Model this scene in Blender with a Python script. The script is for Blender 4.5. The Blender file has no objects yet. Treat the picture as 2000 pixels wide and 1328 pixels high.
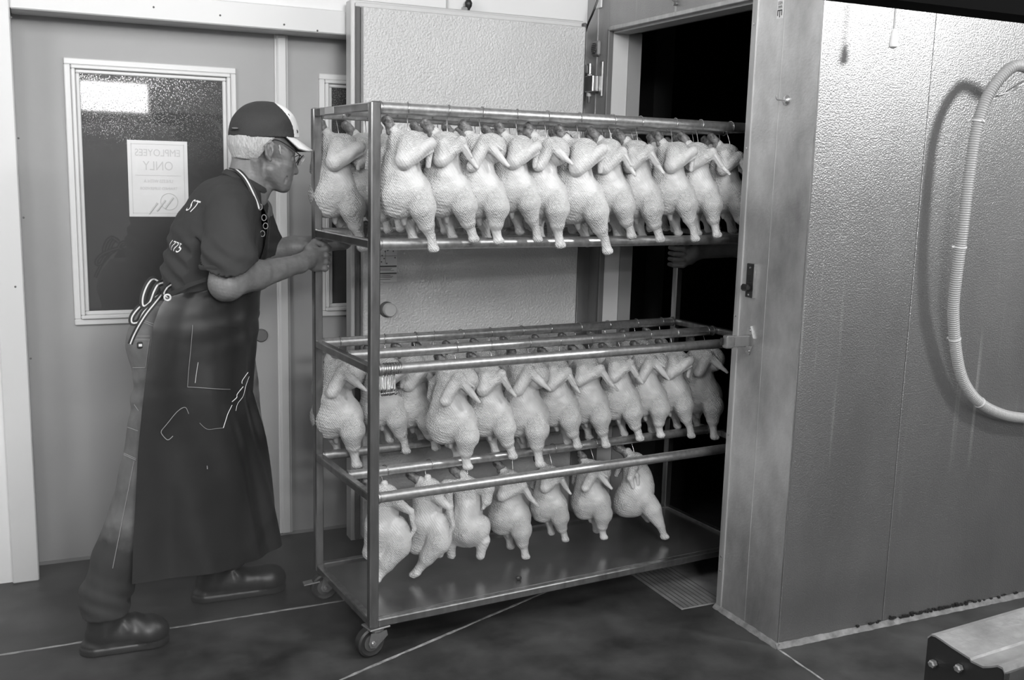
import bpy, math, random
import numpy as np
from mathutils import Vector, Matrix
from mathutils.bvhtree import BVHTree
random.seed(7); rng = np.random.default_rng(7)
SC = bpy.context.scene
COL = SC.collection

# ---------------------------------------------------------------- camera
FPX, ROLL, PITCH, YAW, RYAW, HCAM = 2007.35, .0259294, .16454, .435098, .0807676, 1.48
cy, sy, cp, sp = math.cos(YAW), math.sin(YAW), math.cos(PITCH), math.sin(PITCH)
FW = np.array([sy*cp, cy*cp, -sp]); RR = np.array([cy, -sy, 0.]); UU = np.cross(RR, FW)
cr, sr = math.cos(ROLL), math.sin(ROLL)
RC = np.array([cr*RR+sr*UU, -(cr*UU-sr*RR), FW]); O0 = np.array([0, 0, HCAM])
cam = bpy.data.cameras.new('camera'); co = bpy.data.objects.new('camera', cam); COL.objects.link(co)
cam.sensor_width = 36; cam.lens = 36*FPX/2000; cam.clip_start = .05
M = Matrix.Identity(4)
for i in range(3):
    M[i][0] = RC[0][i]; M[i][1] = -RC[1][i]; M[i][2] = -RC[2][i]; M[i][3] = O0[i]
co.matrix_world = M
SC.camera = co
cam.dof.use_dof = False

def hit(px, py, n, d):                     # the point of the plane n.p = d seen at a pixel
    v = RC.T@np.array([(px-1000)/FPX, (py-664)/FPX, 1.]); n = np.array(n, float)
    return O0+v*(d-n@O0)/(n@v)
def PZ(px, py, z): return hit(px, py, (0, 0, 1), z)
def PX(px, py, x): return hit(px, py, (1, 0, 0), x)
def PY(px, py, y): return hit(px, py, (0, 1, 0), y)

# ---------------------------------------------------------------- world, light, exposure
w = bpy.data.worlds.new('world'); SC.world = w; w.use_nodes = True
w.node_tree.nodes['Background'].inputs[0].default_value = (1, 1, 1, 1)
w.node_tree.nodes['Background'].inputs[1].default_value = .02
vs = SC.view_settings
vs.view_transform = 'Standard'; vs.look = 'None'; vs.gamma = 1; vs.use_curve_mapping = False; vs.exposure = .55
SC.cycles.use_denoising = True
SC.cycles.max_bounces = 8
def area(name, loc, target, size, power, sy_=None):
    l = bpy.data.lights.new(name, 'AREA'); l.energy = power; l.size = size
    if sy_: l.shape = 'RECTANGLE'; l.size_y = sy_
    o = bpy.data.objects.new(name, l); COL.objects.link(o); o.location = loc
    o.rotation_euler = (Vector(target)-Vector(loc)).to_track_quat('-Z', 'Y').to_euler()
    return o
area('work_light_right', (3.65, .75, 2.55), (2.5, 2.6, 1.75), .28, 32)
area('ceiling_light_front', (-.6, 1.1, 2.98), (.3, 2.4, .6), .5, 26, 1.2)
area('ceiling_light_middle', (1.3, 1.2, 2.98), (1.4, 2.4, .6), .5, 24, 1.2)
area('ceiling_light_left', (-2.0, 1.6, 2.7), (1.2, 3.0, 1.6), .8, 36, 1.4)
area('fill_rear', (.9, -1.2, 2.9), (1.3, 3.4, .9), 1.2, 50, .8)  # added frontal fill, not a fitting of the room
area('fill_rear_far', (.3, -2.9, 2.68), (1.2, 3.5, .9), 1.6, 84, .35)  # second added fill, brightens the doors and lower birds from the front

# ---------------------------------------------------------------- materials
def mat(name, g, rough=.5, metal=0., bump=None, var=None, spec=None, sss=0., coat=0.):
    """g grey; bump=(scale,strength,kind,distance,stretch); var=(scale,amount,stretch)"""
    m = bpy.data.materials.new(name); m.use_nodes = True; nt = m.node_tree; N, L = nt.nodes, nt.links
    b = N['Principled BSDF']
    b.inputs['Base Color'].default_value = (g, g, g, 1); b.inputs['Roughness'].default_value = rough
    b.inputs['Metallic'].default_value = metal
    if spec is not None: b.inputs['Specular IOR Level'].default_value = spec
    if coat: b.inputs['Coat Weight'].default_value = coat; b.inputs['Coat Roughness'].default_value = .15
    if sss: b.inputs['Subsurface Weight'].default_value = sss; b.inputs['Subsurface Radius'].default_value = (.01, .01, .01); b.inputs['Subsurface Scale'].default_value = 1
    tc = N.new('ShaderNodeTexCoord')
    if var:
        mp = N.new('ShaderNodeMapping'); L.new(tc.outputs['Object'], mp.inputs[0]); mp.inputs['Scale'].default_value = var[2] if len(var) > 2 else (1, 1, 1)
        nz = N.new('ShaderNodeTexNoise'); nz.inputs['Scale'].default_value = var[0]; nz.inputs['Detail'].default_value = 6; nz.inputs['Roughness'].default_value = .6
        L.new(mp.outputs[0], nz.inputs[0])
        r = N.new('ShaderNodeValToRGB'); a = var[1]
        r.color_ramp.elements[0].position = .3; r.color_ramp.elements[1].position = .7
        lo, hi = g*(1-a), min(1, g*(1+a))
        r.color_ramp.elements[0].color = (lo, lo, lo, 1); r.color_ramp.elements[1].color = (hi, hi, hi, 1)
        L.new(nz.outputs[0], r.inputs[0]); L.new(r.outputs[0], b.inputs['Base Color'])
    if bump:
        sc, st, kind, dist = bump[:4]
        mp = N.new('ShaderNodeMapping'); L.new(tc.outputs['Object'], mp.inputs[0])
        if len(bump) > 4: mp.inputs['Scale'].default_value = bump[4]
        if kind == 'voronoi':
            t = N.new('ShaderNodeTexVoronoi'); t.inputs['Scale'].default_value = sc; out = t.outputs['Distance']
        elif kind == 'wave':
            t = N.new('ShaderNodeTexWave'); t.inputs['Scale'].default_value = sc; t.inputs['Distortion'].default_value = 3; out = t.outputs[1]
        else:
            t = N.new('ShaderNodeTexNoise'); t.inputs['Scale'].default_value = sc; t.inputs['Detail'].default_value = 3; out = t.outputs[0]
        L.new(mp.outputs[0], t.inputs[0])
        bp = N.new('ShaderNodeBump'); bp.inputs['Strength'].default_value = st; bp.inputs['Distance'].default_value = dist
        L.new(out, bp.inputs['Height']); L.new(bp.outputs[0], b.inputs['Normal'])
    return m
def emat(name, g, s):
    m = bpy.data.materials.new(name); m.use_nodes = True; b = m.node_tree.nodes['Principled BSDF']
    b.inputs['Base Color'].default_value = (g, g, g, 1)
    b.inputs['Emission Color'].default_value = (1, 1, 1, 1); b.inputs['Emission Strength'].default_value = s
    return m

WHITE = mat('white_panel', .72, .45, bump=(6, .05, 'noise', .01))
DOORM = mat('door_paint', .33, .5, var=(2, .05))
TRIMW = mat('white_trim', .60, .4)
MOULD = mat('moulding', .60, .35)
CEILM = mat('ceiling', .75, .8)
FLOORM = mat('concrete', .034, .5, bump=(40, .15, 'noise', .002), var=(4.5, .7))
JOINT = mat('joint_filler', .26, .7, var=(30, .5))
CAULK = mat('caulk', .17, .7, var=(25, .45), bump=(60, .6, 'noise', .004))
STUCCO_DOOR = mat('embossed_door_skin', .56, .42, .1, bump=(130, .9, 'noise', .0045), var=(3, .06))
SKINMETAL = mat('galvanised_skin', .33, .38, .85, bump=(210, .8, 'noise', .0022), var=(1.3, .16, (1.6, 1.6, .6)))
def streaks(m, lo, hi, colr, sc=(34, 34, .9)):      # dried drips running down a panel
    nt = m.node_tree; N, L = nt.nodes, nt.links; b = N['Principled BSDF']; src = b.inputs['Base Color'].links[0].from_socket
    tc = N.new('ShaderNodeTexCoord'); mp = N.new('ShaderNodeMapping'); mp.inputs['Scale'].default_value = sc; L.new(tc.outputs['Object'], mp.inputs[0])
    nz = N.new('ShaderNodeTexNoise'); nz.inputs['Scale'].default_value = 1; nz.inputs['Detail'].default_value = 2; L.new(mp.outputs[0], nz.inputs[0])
    mr = N.new('ShaderNodeMapRange'); mr.inputs[1].default_value = lo; mr.inputs[2].default_value = hi; L.new(nz.outputs[0], mr.inputs[0])
    n2 = N.new('ShaderNodeTexNoise'); n2.inputs['Scale'].default_value = 1.6; L.new(tc.outputs['Object'], n2.inputs[0])
    m2 = N.new('ShaderNodeMapRange'); m2.inputs[1].default_value = .45; m2.inputs[2].default_value = .62; L.new(n2.outputs[0], m2.inputs[0])
    mu = N.new('ShaderNodeMath'); mu.operation = 'MULTIPLY'; L.new(mr.outputs[0], mu.inputs[0]); L.new(m2.outputs[0], mu.inputs[1])
    mx = N.new('ShaderNodeMix'); mx.data_type = 'RGBA'; L.new(mu.outputs[0], mx.inputs[0]); L.new(src, mx.inputs[6]); mx.inputs[7].default_value = (colr, colr, colr, 1)
    L.new(mx.outputs[2], b.inputs['Base Color'])
streaks(SKINMETAL, .64, .74, .55)
JAMBMETAL = mat('brushed_jamb', .50, .38, .75, bump=(120, .6, 'noise', .0016), var=(3.4, .42, (1.2, 1.2, .7)))
FRAMEMETAL = mat('frame_flange', .40, .35, .5, var=(8, .2, (4, 4, .4)))
DARKFRAME = mat('dark_gasket', .09, .5)
JAMBDARK = mat('hinge_side_skin', .26, .45, .3, bump=(140, .25, 'noise', .001), var=(3, .15))
REVEAL = mat('reveal_plastic', .55, .5, var=(3, .05))
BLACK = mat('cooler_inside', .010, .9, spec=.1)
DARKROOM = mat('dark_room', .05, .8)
STEEL = mat('stainless_tube', .36, .27, .92, bump=(70, .12, 'noise', .0006), var=(45, .3, (1, 1, .15)))
PIPE = mat('stainless_pipe', .50, .34, .85, bump=(60, .1, 'noise', .0006), var=(60, .22))
TRAYM = mat('tray_sheet', .26, .24, .85, var=(4, .25), bump=(10, .05, 'noise', .003))
WIRE = mat('hook_wire', .40, .25, .9)
RUBBER = mat('black_rubber', .02, .45)
ZINC = mat('zinc', .30, .38, .8, var=(30, .25))
BRIGHT = mat('polished_metal', .55, .22, .9)
PLASTIC = mat('grey_plastic', .22, .45)
BLKPL = mat('black_plastic', .012, .4)
LIGHTPL = mat('light_plastic', .55, .4)
PAPER = mat('paper', .70, .6)
INK = mat('ink', .03, .6)
FAINT = mat('faint_print', .50, .6)
HOSEM = mat('hose_plastic', .30, .42)
TIE = mat('cable_tie', .6, .4)

def link(name, me, m=None, parent=None, smooth=False):
    o = bpy.data.objects.new(name, me); COL.objects.link(o)
    if m is not None:
        for q in (m if isinstance(m, (list, tuple)) else [m]): me.materials.append(q)
    if parent is not None: o.parent = parent
    if smooth: me.shade_smooth()
    return o
def thing(name, label, cat, loc=(0, 0, 0), rz=0, group=None):
    o = bpy.data.objects.new(name, None); COL.objects.link(o); o.location = loc; o.rotation_euler = (0, 0, rz)
    o.empty_display_size = .05
    return tag(o, label, cat, group)
def tag(o, label, cat, group=None):
    o['label'] = label; o['category'] = cat
    if group: o['group'] = group
    return o
def struct(o): o['kind'] = 'structure'; return o

class MB:                                   # collects simple solids for ONE mesh
    def __init__(s): s.v = []; s.f = []; s.mi = []
    def add(s, v, f, mi=0):
        b = len(s.v); s.v += [tuple(map(float, q)) for q in v]; s.f += [tuple(b+i for i in q) for q in f]; s.mi += [mi]*len(f); return s
    def box(s, a, b, bev=0., mi=0, T=None):
        x0, x1 = sorted((a[0], b[0])); y0, y1 = sorted((a[1], b[1])); z0, z1 = sorted((a[2], b[2])); e = min(bev, (x1-x0)/2.01, (y1-y0)/2.01, (z1-z0)/2.01)
        if e <= 0:
            v = [(x, y, z) for x in (x0, x1) for y in (y0, y1) for z in (z0, z1)]
            f = [(0, 1, 3, 2), (4, 6, 7, 5), (0, 4, 5, 1), (2, 3, 7, 6), (0, 2, 6, 4), (1, 5, 7, 3)]
        else:
            v = []; idx = {}
            for i, x in enumerate((x0, x1)):
                for j, y in enumerate((y0, y1)):
                    for k, z in enumerate((z0, z1)):
                        sx, s_y, sz = (1-2*i), (1-2*j), (1-2*k)
                        for ax, p in enumerate(((x, y+s_y*e, z+sz*e), (x+sx*e, y, z+sz*e), (x+sx*e, y+s_y*e, z))):
                            idx[(i, j, k, ax)] = len(v); v.append(p)
            f = []
            for ax in range(3):
                for c in (0, 1):
                    q = []
                    for (p, r) in ((0, 0), (1, 0), (1, 1), (0, 1)):
                        t = [p, r]; t.insert(ax, c); q.append(idx[(*t, ax)])
                    f.append(tuple(q) if (c == 1) != (ax == 1) else tuple(q[::-1]))
            for ax in range(3):
                o1, o2 = [a_ for a_ in range(3) if a_ != ax]
                for p in (0, 1):
                    for r in (0, 1):
                        t0 = [0, 0, 0]; t0[o1] = p; t0[o2] = r; t1 = list(t0); t1[ax] = 1
                        q = (idx[(*t0, o1)], idx[(*t1, o1)], idx[(*t1, o2)], idx[(*t0, o2)]); f.append(q)
            for i in (0, 1):
                for j in (0, 1):
                    for k in (0, 1): f.append((idx[(i, j, k, 0)], idx[(i, j, k, 1)], idx[(i, j, k, 2)]))
        if T is not None: v = [T@Vector(q) for q in v]
        return s.add(v, f, mi)
    def tube(s, pts, r, n=12, cap=True, mi=0, closed=False, flat=1.):
        pts = [Vector(p) for p in pts]; m = len(pts); rs = r if hasattr(r, '__len__') else [r]*m
        T0 = None; v = []; f = []; prevN = None
        for i, p in enumerate(pts):
            if closed: t = (pts[(i+1) % m]-pts[i-1])
            else: t = pts[min(i+1, m-1)]-pts[max(i-1, 0)]
            t.normalize()
            if prevN is None:
                a = Vector((0, 0, 1)) if abs(t.z) < .9 else Vector((1, 0, 0)); nn = (a-t*a.dot(t)).normalized()
            else: nn = (prevN-t*prevN.dot(t)).normalized()
            prevN = nn; bb = t.cross(nn)
            for k in range(n):
                an = 2*math.pi*k/n; v.append(p+(nn*math.cos(an)*flat+bb*math.sin(an))*rs[i])
        for i in range(m if closed else m-1):
            i2 = (i+1) % m
            for k in range(n): f.append((i*n+k, i*n+(k+1) % n, i2*n+(k+1) % n, i2*n+k))
        if cap and not closed: f.append(tuple(range(n))[::-1]); f.append(tuple((m-1)*n+k for k in range(n)))
        return s.add(v, f, mi)
    def lathe(s, prof, T, n=24, mi=0):      # prof: (r, h) along local z
        v = []; f = []
        for r, h in prof:
            for k in range(n):
                a = 2*math.pi*k/n; v.append(T@Vector((r*math.cos(a), r*math.sin(a), h)))
        m = len(prof)
        for i in range(m-1):
            for k in range(n): f.append((i*n+k, i*n+(k+1) % n, (i+1)*n+(k+1) % n, (i+1)*n+k))
        f.append(tuple(range(n))[::-1]); f.append(tuple((m-1)*n+k for k in range(n)))
        return s.add(v, f, mi)
    def build(s, name, m, parent=None, smooth=False, angle=None):
        me = bpy.data.meshes.new(name); me.from_pydata(s.v, [], s.f)
        o = link(name, me, m, parent)
        me.polygons.foreach_set('material_index', s.mi)
        if smooth:
            me.shade_smooth()
            try: me.set_sharp_from_angle(angle=angle or math.radians(40))
            except Exception: pass
        me.update(); return o
def boxo(name, a, b, m, parent=None, bev=0.): return MB().box(a, b, bev).build(name, m, parent)
def smoothpath(pts, n=8, closed=False):
    P = [np.array(p, float) for p in pts]; out = []; m = len(P)
    for i in range(m if closed else m-1):
        if closed: p0, p1, p2, p3 = P[i-1], P[i], P[(i+1) % m], P[(i+2) % m]
        else: p0, p1, p2, p3 = P[max(i-1, 0)], P[i], P[i+1], P[min(i+2, m-1)]
        for k in range(n):
            t = k/n; out.append(.5*((2*p1)+(-p0+p2)*t+(2*p0-5*p1+4*p2-p3)*t*t+(-p0+3*p1-3*p2+p3)*t**3))
    if not closed: out.append(P[-1])
    return out
def text_mesh(s, size, align='CENTER', ext=0.):
    c = bpy.data.curves.new('t', 'FONT'); c.body = s; c.size = size; c.align_x = align; c.extrude = ext; c.resolution_u = 3
    o = bpy.data.objects.new('t', c); COL.objects.link(o)
    dg = bpy.context.evaluated_depsgraph_get(); dg.update()
    me = bpy.data.meshes.new_from_object(o.evaluated_get(dg)); bpy.data.objects.remove(o); bpy.data.curves.remove(c)
    me.materials.clear(); return me
def text(name, s, size, origin, xdir, zdir, m, parent, align='CENTER', sx=1., ext=.0003):
    me = text_mesh(s, size, align, ext)
    x = Vector(xdir).normalized(); y = Vector(zdir).normalized(); z = x.cross(y)
    T = Matrix(((x.x*sx, y.x, z.x, origin[0]), (x.y*sx, y.y, z.y, origin[1]), (x.z*sx, y.z, z.z, origin[2]), (0, 0, 0, 1)))
    me.transform(T); return link(name, me, m, parent)

# ---------------------------------------------------------------- implicit surfaces
def nets(F, o, h):
    S = F < 0; nx, ny, nz = F.shape
    c = np.zeros((nx-1, ny-1, nz-1), np.int8)
    for i in (0, 1):
        for j in (0, 1):
            for k in (0, 1): c += S[i:nx-1+i, j:ny-1+j, k:nz-1+k]
    mask = (c > 0) & (c < 8); I, J, K = np.nonzero(mask)
    idx = np.full(mask.shape, -1, np.int32); idx[I, J, K] = np.arange(len(I))
    pos = np.zeros((len(I), 3)); cnt = np.zeros(len(I))
    cor = [(i, j, k) for i in (0, 1) for j in (0, 1) for k in (0, 1)]
    for a in cor:
        for ax in range(3):
            if a[ax]: continue
            b = list(a); b[ax] = 1
            fa = F[I+a[0], J+a[1], K+a[2]]; fb = F[I+b[0], J+b[1], K+b[2]]
            m = (fa < 0) != (fb < 0); d = np.where(m, fa-fb, 1.); t = fa/d
            for q in range(3):
                pos[:, q] += np.where(m, (a[q]+(t if q == ax else 0)), 0)
            cnt += m
    pos /= cnt[:, None]; pos += np.stack([I, J, K], 1); pos = pos*h+np.array(o)
    faces = []
    for ax in range(3):
        sl0 = [slice(None)]*3; sl1 = [slice(None)]*3; sl0[ax] = slice(0, -1); sl1[ax] = slice(1, None)
        A, B = S[tuple(sl0)], S[tuple(sl1)]
        E = np.argwhere(A != B)
        o1, o2 = (ax+1) % 3, (ax+2) % 3
        E = E[(E[:, o1] > 0) & (E[:, o2] > 0) & (E[:, o1] < F.shape[o1]-1) & (E[:, o2] < F.shape[o2]-1)]
        inside = A[E[:, 0], E[:, 1], E[:, 2]]
        def g(d1, d2):
            q = E.copy(); q[:, o1] -= d1; q[:, o2] -= d2; return idx[q[:, 0], q[:, 1], q[:, 2]]
        q = np.stack([g(1, 1), g(0, 1), g(0, 0), g(1, 0)], 1)
        q[~inside] = q[~inside][:, ::-1]; faces.append(q)
    return pos, np.concatenate(faces)
class Blob:
    def __init__(s, lo, hi, h):
        s.lo = np.array(lo, float); s.h = h; s.n = np.ceil((np.array(hi)-s.lo)/h).astype(int)+1
        s.F = np.full(s.n, .05, np.float32)
        s.ax = [s.lo[i]+h*np.arange(s.n[i]) for i in range(3)]
    def sub(s, lo, hi):
        a = np.clip(((np.array(lo)-s.lo)/s.h).astype(int), 0, s.n-1); b = np.clip(((np.array(hi)-s.lo)/s.h).astype(int)+2, 1, s.n)
        sl = tuple(slice(a[i], b[i]) for i in range(3))
        return sl, s.ax[0][sl[0]][:, None, None], s.ax[1][sl[1]][None, :, None], s.ax[2][sl[2]][None, None, :]
    def comb(s, sl, d, k, op):
        f = s.F[sl]
        if op == 'add':
            if k <= 0: s.F[sl] = np.minimum(f, d)
            else:
                hh = np.clip(.5+.5*(d-f)/k, 0, 1); s.F[sl] = d*(1-hh)+f*hh-k*hh*(1-hh)
        else:
            d = -d
            if k <= 0: s.F[sl] = np.maximum(f, d)
            else:
                hh = np.clip(.5-.5*(d-f)/k, 0, 1); s.F[sl] = d*(1-hh)+f*hh+k*hh*(1-hh)
    def rc(s, a, b, ra, rb=None, k=.01, sy=1., op='add', m=.05):
        """cone with round ends; sy stretches its section along y"""
        rb = ra if rb is None else rb; a = np.array(a, float); b = np.array(b, float); R = max(ra, rb); mm = np.array([R+m, (R+m)*max(sy, 1), R+m])
        sl, X, Y, Z = s.sub(np.minimum(a, b)-mm, np.maximum(a, b)+mm)
        ba = b-a; ba2 = ba.copy(); ba2[1] /= sy
        px, py, pz = X-a[0], (Y-a[1])/sy, Z-a[2]
        t = np.clip((px*ba2[0]+py*ba2[1]+pz*ba2[2])/max(ba2@ba2, 1e-12), 0, 1)
        d = np.sqrt((px-ba2[0]*t)**2+(py-ba2[1]*t)**2+(pz-ba2[2]*t)**2)-(ra+(rb-ra)*t)
        s.comb(sl, d.astype(np.float32), k, op); return s
    def ell(s, c, r, k=.01, rot=0., op='add', m=.05, rotz=0.):
        """ellipsoid; rot tilts it in the x-z plane (radians, +x towards +z)"""
        c = np.array(c, float); r = np.array(r, float); R = max(r)+m
        sl, X, Y, Z = s.sub(c-R, c+R); X = X-c[0]; Y = Y-c[1]; Z = Z-c[2]
        if rotz: X, Y = X*math.cos(rotz)+Y*math.sin(rotz), -X*math.sin(rotz)+Y*math.cos(rotz)
        X, Z = X*math.cos(rot)+Z*math.sin(rot), -X*math.sin(rot)+Z*math.cos(rot)
        k0 = np.sqrt((X/r[0])**2+(Y/r[1])**2+(Z/r[2])**2); k1 = np.sqrt((X/r[0]**2)**2+(Y/r[1]**2)**2+(Z/r[2]**2)**2)
        d = k0*(k0-1)/np.maximum(k1, 1e-6); d = np.where(k0 < 1e-3, -min(r), d)
        s.comb(sl, d.astype(np.float32), k, op); return s
    def cut(s, p, n):                       # removes the side n points to
        n = np.array(n, float); n /= np.linalg.norm(n)
        d = (s.ax[0][:, None, None]-p[0])*n[0]+(s.ax[1][None, :, None]-p[1])*n[1]+(s.ax[2][None, None, :]-p[2])*n[2]
        s.F = np.maximum(s.F, d.astype(np.float32)); return s
    def disp(s, fn):
        s.F = s.F+fn(s.ax[0][:, None, None], s.ax[1][None, :, None], s.ax[2][None, None, :]).astype(np.float32); return s
    def build(s, name, m, parent=None, matfn=None):
        s.F[0] = s.F[-1] = 1; s.F[:, 0] = s.F[:, -1] = 1; s.F[:, :, 0] = s.F[:, :, -1] = 1
        v, f = nets(s.F, s.lo, s.h); s.F = None
        me = mesh_np(name, v, f); o = link(name, me, m, parent); 
        if matfn is not None:
            c = v[f].mean(1); me.polygons.foreach_set('material_index', matfn(c[:, 0], c[:, 1], c[:, 2]).astype(np.int32))
        me.shade_smooth(); return o
def mesh_np(name, v, f):
    me = bpy.data.meshes.new(name); me.vertices.add(len(v)); me.vertices.foreach_set('co', np.asarray(v, np.float32).ravel())
    me.loops.add(len(f)*4); me.loops.foreach_set('vertex_index', np.asarray(f, np.int32).ravel())
    me.polygons.add(len(f)); me.polygons.foreach_set('loop_start', np.arange(0, len(f)*4, 4, dtype=np.int32))
    me.update(calc_edges=True); me.validate(); return me
def fbm(X, Y, Z, fr, seed=0):               # cheap smooth noise from sines
    r = np.random.default_rng(seed); o = 0
    for i in range(5):
        k = r.normal(size=3)*fr*(1+.35*i); ph = r.uniform(0, 6.28)
        o = o+np.sin(X*k[0]+Y*k[1]+Z*k[2]+ph)/(1+.35*i)
    return o/2.5
def grid_mesh(name, fn, nu, nv, m, parent=None, thick=0., closed_u=False, smooth=True, mask=None):
    P = np.array([[fn(i/(nu-1 if not closed_u else nu), j/(nv-1)) for j in range(nv)] for i in range(nu)])
    du = np.gradient(P, axis=0); dv = np.gradient(P, axis=1); n = np.cross(du, dv); n /= np.maximum(np.linalg.norm(n, axis=2, keepdims=True), 1e-9)
    v = P.reshape(-1, 3); f = []
    for i in range(nu if closed_u else nu-1):
        for j in range(nv-1):
            if mask and not mask(i/(nu-1), j/(nv-1)): continue
            i2 = (i+1) % nu; f.append((i*nv+j, i2*nv+j, i2*nv+j+1, i*nv+j+1))
    if thick:
        N = nu*nv; v = np.concatenate([v, (P+n*thick).reshape(-1, 3)])
        g = [tuple(N+q for q in qq[::-1]) for qq in f]; e = {}
        for q in f:
            for a, b in zip(q, q[1:]+q[:1]): e[(a, b)] = 1
        side = [(b, a, a+N, b+N) for (a, b) in e if (b, a) not in e]
        f = f+g+side
    me = bpy.data.meshes.new(name); me.from_pydata([tuple(map(float, q)) for q in v], [], f); me.validate()
    o = link(name, me, m, parent)
    if smooth:
        me.shade_smooth()
        try: me.set_sharp_from_angle(angle=math.radians(60))
        except Exception: pass
    return o

# ================================================================ SETTING
XC, YC, TH = 2.086, 2.42, .15            # cooler corner
YJ, YF = 2.722, 3.655           # doorway from near jamb to far jamb
YW, YD = 3.82, 3.975            # wall face and recessed door face
TOPD = 2.031
fl = struct(boxo('floor', (-4, -3.2, -.12), (6.5, 6, 0), FLOORM))
def strip(name, a, b, wdt, m, h=.0015, seed=0, z0=0):
    a = np.array(a, float); b = np.array(b, float); t = (b-a)/np.linalg.norm(b-a); nn = np.array([-t[1], t[0]]); r = random.Random(seed)
    n = max(3, int(np.linalg.norm(b-a)/.03)); v = []; f = []
    for i in range(n+1):
        c = a+(b-a)*i/n+nn*r.uniform(-.0012, .0012); ww = wdt*r.uniform(.55, 1.2)/2
        for sgn, z in ((-1, z0-.001), (-1, z0+h), (1, z0+h), (1, z0-.001)): v.append((*(c+nn*sgn*ww), z))
    for i in range(n):
        for k in range(3): f.append((i*4+k, i*4+k+1, i*4+k+5, i*4+k+4))
    return MB().add(v, f).build(name, m, fl)
strip('joint', (-2.5, 3.235), (2.08, 3.275), .009, JOINT, seed=1)
strip('joint', (.35, 2.565), (1.80, 3.165), .009, JOINT, seed=2)
strip('joint', (2.078, 2.40), (2.04, 1.2), .008, JOINT, seed=3)
struct(boxo('ceiling', (-4, -3.2, 3.0), (6.5, 6, 3.1), CEILM))
struct(boxo('wall_rear', (-4, -3.2, 0), (6.5, -3.1, 3.0), WHITE))
struct(boxo('wall_left', (-4.1, -3.2, 0), (-4, 6, 3.0), WHITE))
wr = struct(boxo('wall_far_right', (6.5, -3.2, 0), (6.6, 6, 3.0), WHITE))
# back wall with the double-door opening
zl = 2.0
wb = bpy.data.objects.new('wall_back', None); COL.objects.link(wb); struct(wb)
XL, XR = -.045, 1.90
m_ = MB().box((-4, YW+.02, 0), (XL-.08, YW+.3, 3.0)); m_.build('wall_panel', WHITE, wb)
MB().box((XL-.0795, YW+.02, zl-.02), (1.47, YW+.3, 3.0)).build('wall_panel', WHITE, wb)
MB().box((1.473, YW+.02, zl-.02), (XC+TH-.001, YW+.3, 3.0)).build('wall_panel', WHITE, wb)
MB().box((XR, YW+.02, 0), (XC+TH-.001, YW+.3, zl-.02)).build('wall_panel', WHITE, wb)
MB().box((1.468, YW+.014, 1.98), (1.476, YW+.021, 3.0)).build('seam_strip', mat('seam_grey', .45, .5), wb)
# door casing
zh = PY(34, 17, YW)[2]; zh2 = zh+.085
tr = struct(MB().box((XL-.085, YW, 0), (XL, YD+.02, zh2), .004).build('trim_1', TRIMW))
tr2 = struct(MB().box((XL+.0005, YW, zh), (XR, YD+.02, zh2), .004).build('trim_2', TRIMW))
def screws(parent, pts, n, r=.0035, m=None, name='screw'):
    for p in pts:
        q = Vector(n).to_track_quat('Z', 'Y').to_matrix().to_4x4(); q.translation = Vector(p)
        MB().lathe([(r, -.001), (r, .001), (r*.6, .002)], q, 10).build(name, m or ZINC, parent, True)
screws(tr2, [tuple(PY(x, y, YW)) for x, y in ((300, 14), (430, 30), (555, 48), (620, 60))], (0, -1, 0), m=DARKFRAME)
screws(tr, [tuple(PY(x, y, YW)) for x, y in ((22, 34), (36, 270), (46, 425), (30, 560), (60, 700))], (0, -1, 0), m=DARKFRAME)

def lite(parent, x0, x1, z0, z1, yf):       # moulded window frame and misted pane
    fr = MB()
    for (a, b, dd) in ((0, .022, .012), (.022, .036, .022), (.036, .05, .010)):
        for (p, q) in (((x0+a, z0+a), (x1-a, z0+b)), ((x0+a, z1-b), (x1-a, z1-a)), ((x0+a, z0+b), (x0+b, z1-b)), ((x1-b, z0+b), (x1-a, z1-b))):
            fr.box((p[0], yf-dd, p[1]), (q[0], yf+.001, q[1]), .003)
    fr.build('window_frame', MOULD, parent)
    return MB().box((x0+.045, yf-.003, z0+.045), (x1-.045, yf+.003, z1-.045)).build('pane', PANE, parent)
# misted glass
PANE = bpy.data.materials.new('misted_glass'); PANE.use_nodes = True
nt = PANE.node_tree; N, L = nt.nodes, nt.links; b = N['Principled BSDF']; out = N['Material Output']
b.inputs['Base Color'].default_value = (.085, .085, .085, 1); b.inputs['Roughness'].default_value = .03; b.inputs['Specular IOR Level'].default_value = 1.0
tc = N.new('ShaderNodeTexCoord'); vo = N.new('ShaderNodeTexVoronoi'); vo.inputs['Scale'].default_value = 210
L.new(tc.outputs['Object'], vo.inputs[0])
rp = N.new('ShaderNodeValToRGB'); rp.color_ramp.elements[0].position = .0; rp.color_ramp.elements[1].position = .38
rp.color_ramp.elements[0].color = (1, 1, 1, 1); rp.color_ramp.elements[1].color = (0, 0, 0, 1); L.new(vo.outputs['Distance'], rp.inputs[0])
n2 = N.new('ShaderNodeTexNoise'); n2.inputs['Scale'].default_value = 3.; n2.inputs['Detail'].default_value = 4; L.new(tc.outputs['Object'], n2.inputs[0])
sx = N.new('ShaderNodeSeparateXYZ'); L.new(tc.outputs['Object'], sx.inputs[0])
mr = N.new('ShaderNodeMapRange'); mr.inputs[1].default_value = 1.40; mr.inputs[2].default_value = 1.72; mr.inputs[4].default_value = 1.15; L.new(sx.outputs[2], mr.inputs[0])
mu = N.new('ShaderNodeMath'); mu.operation = 'MULTIPLY'; L.new(rp.outputs[0], mu.inputs[0]); L.new(mr.outputs[0], mu.inputs[1])
mu2 = N.new('ShaderNodeMath'); mu2.operation = 'MULTIPLY'; L.new(mu.outputs[0], mu2.inputs[0]); L.new(n2.outputs[0], mu2.inputs[1])
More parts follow.
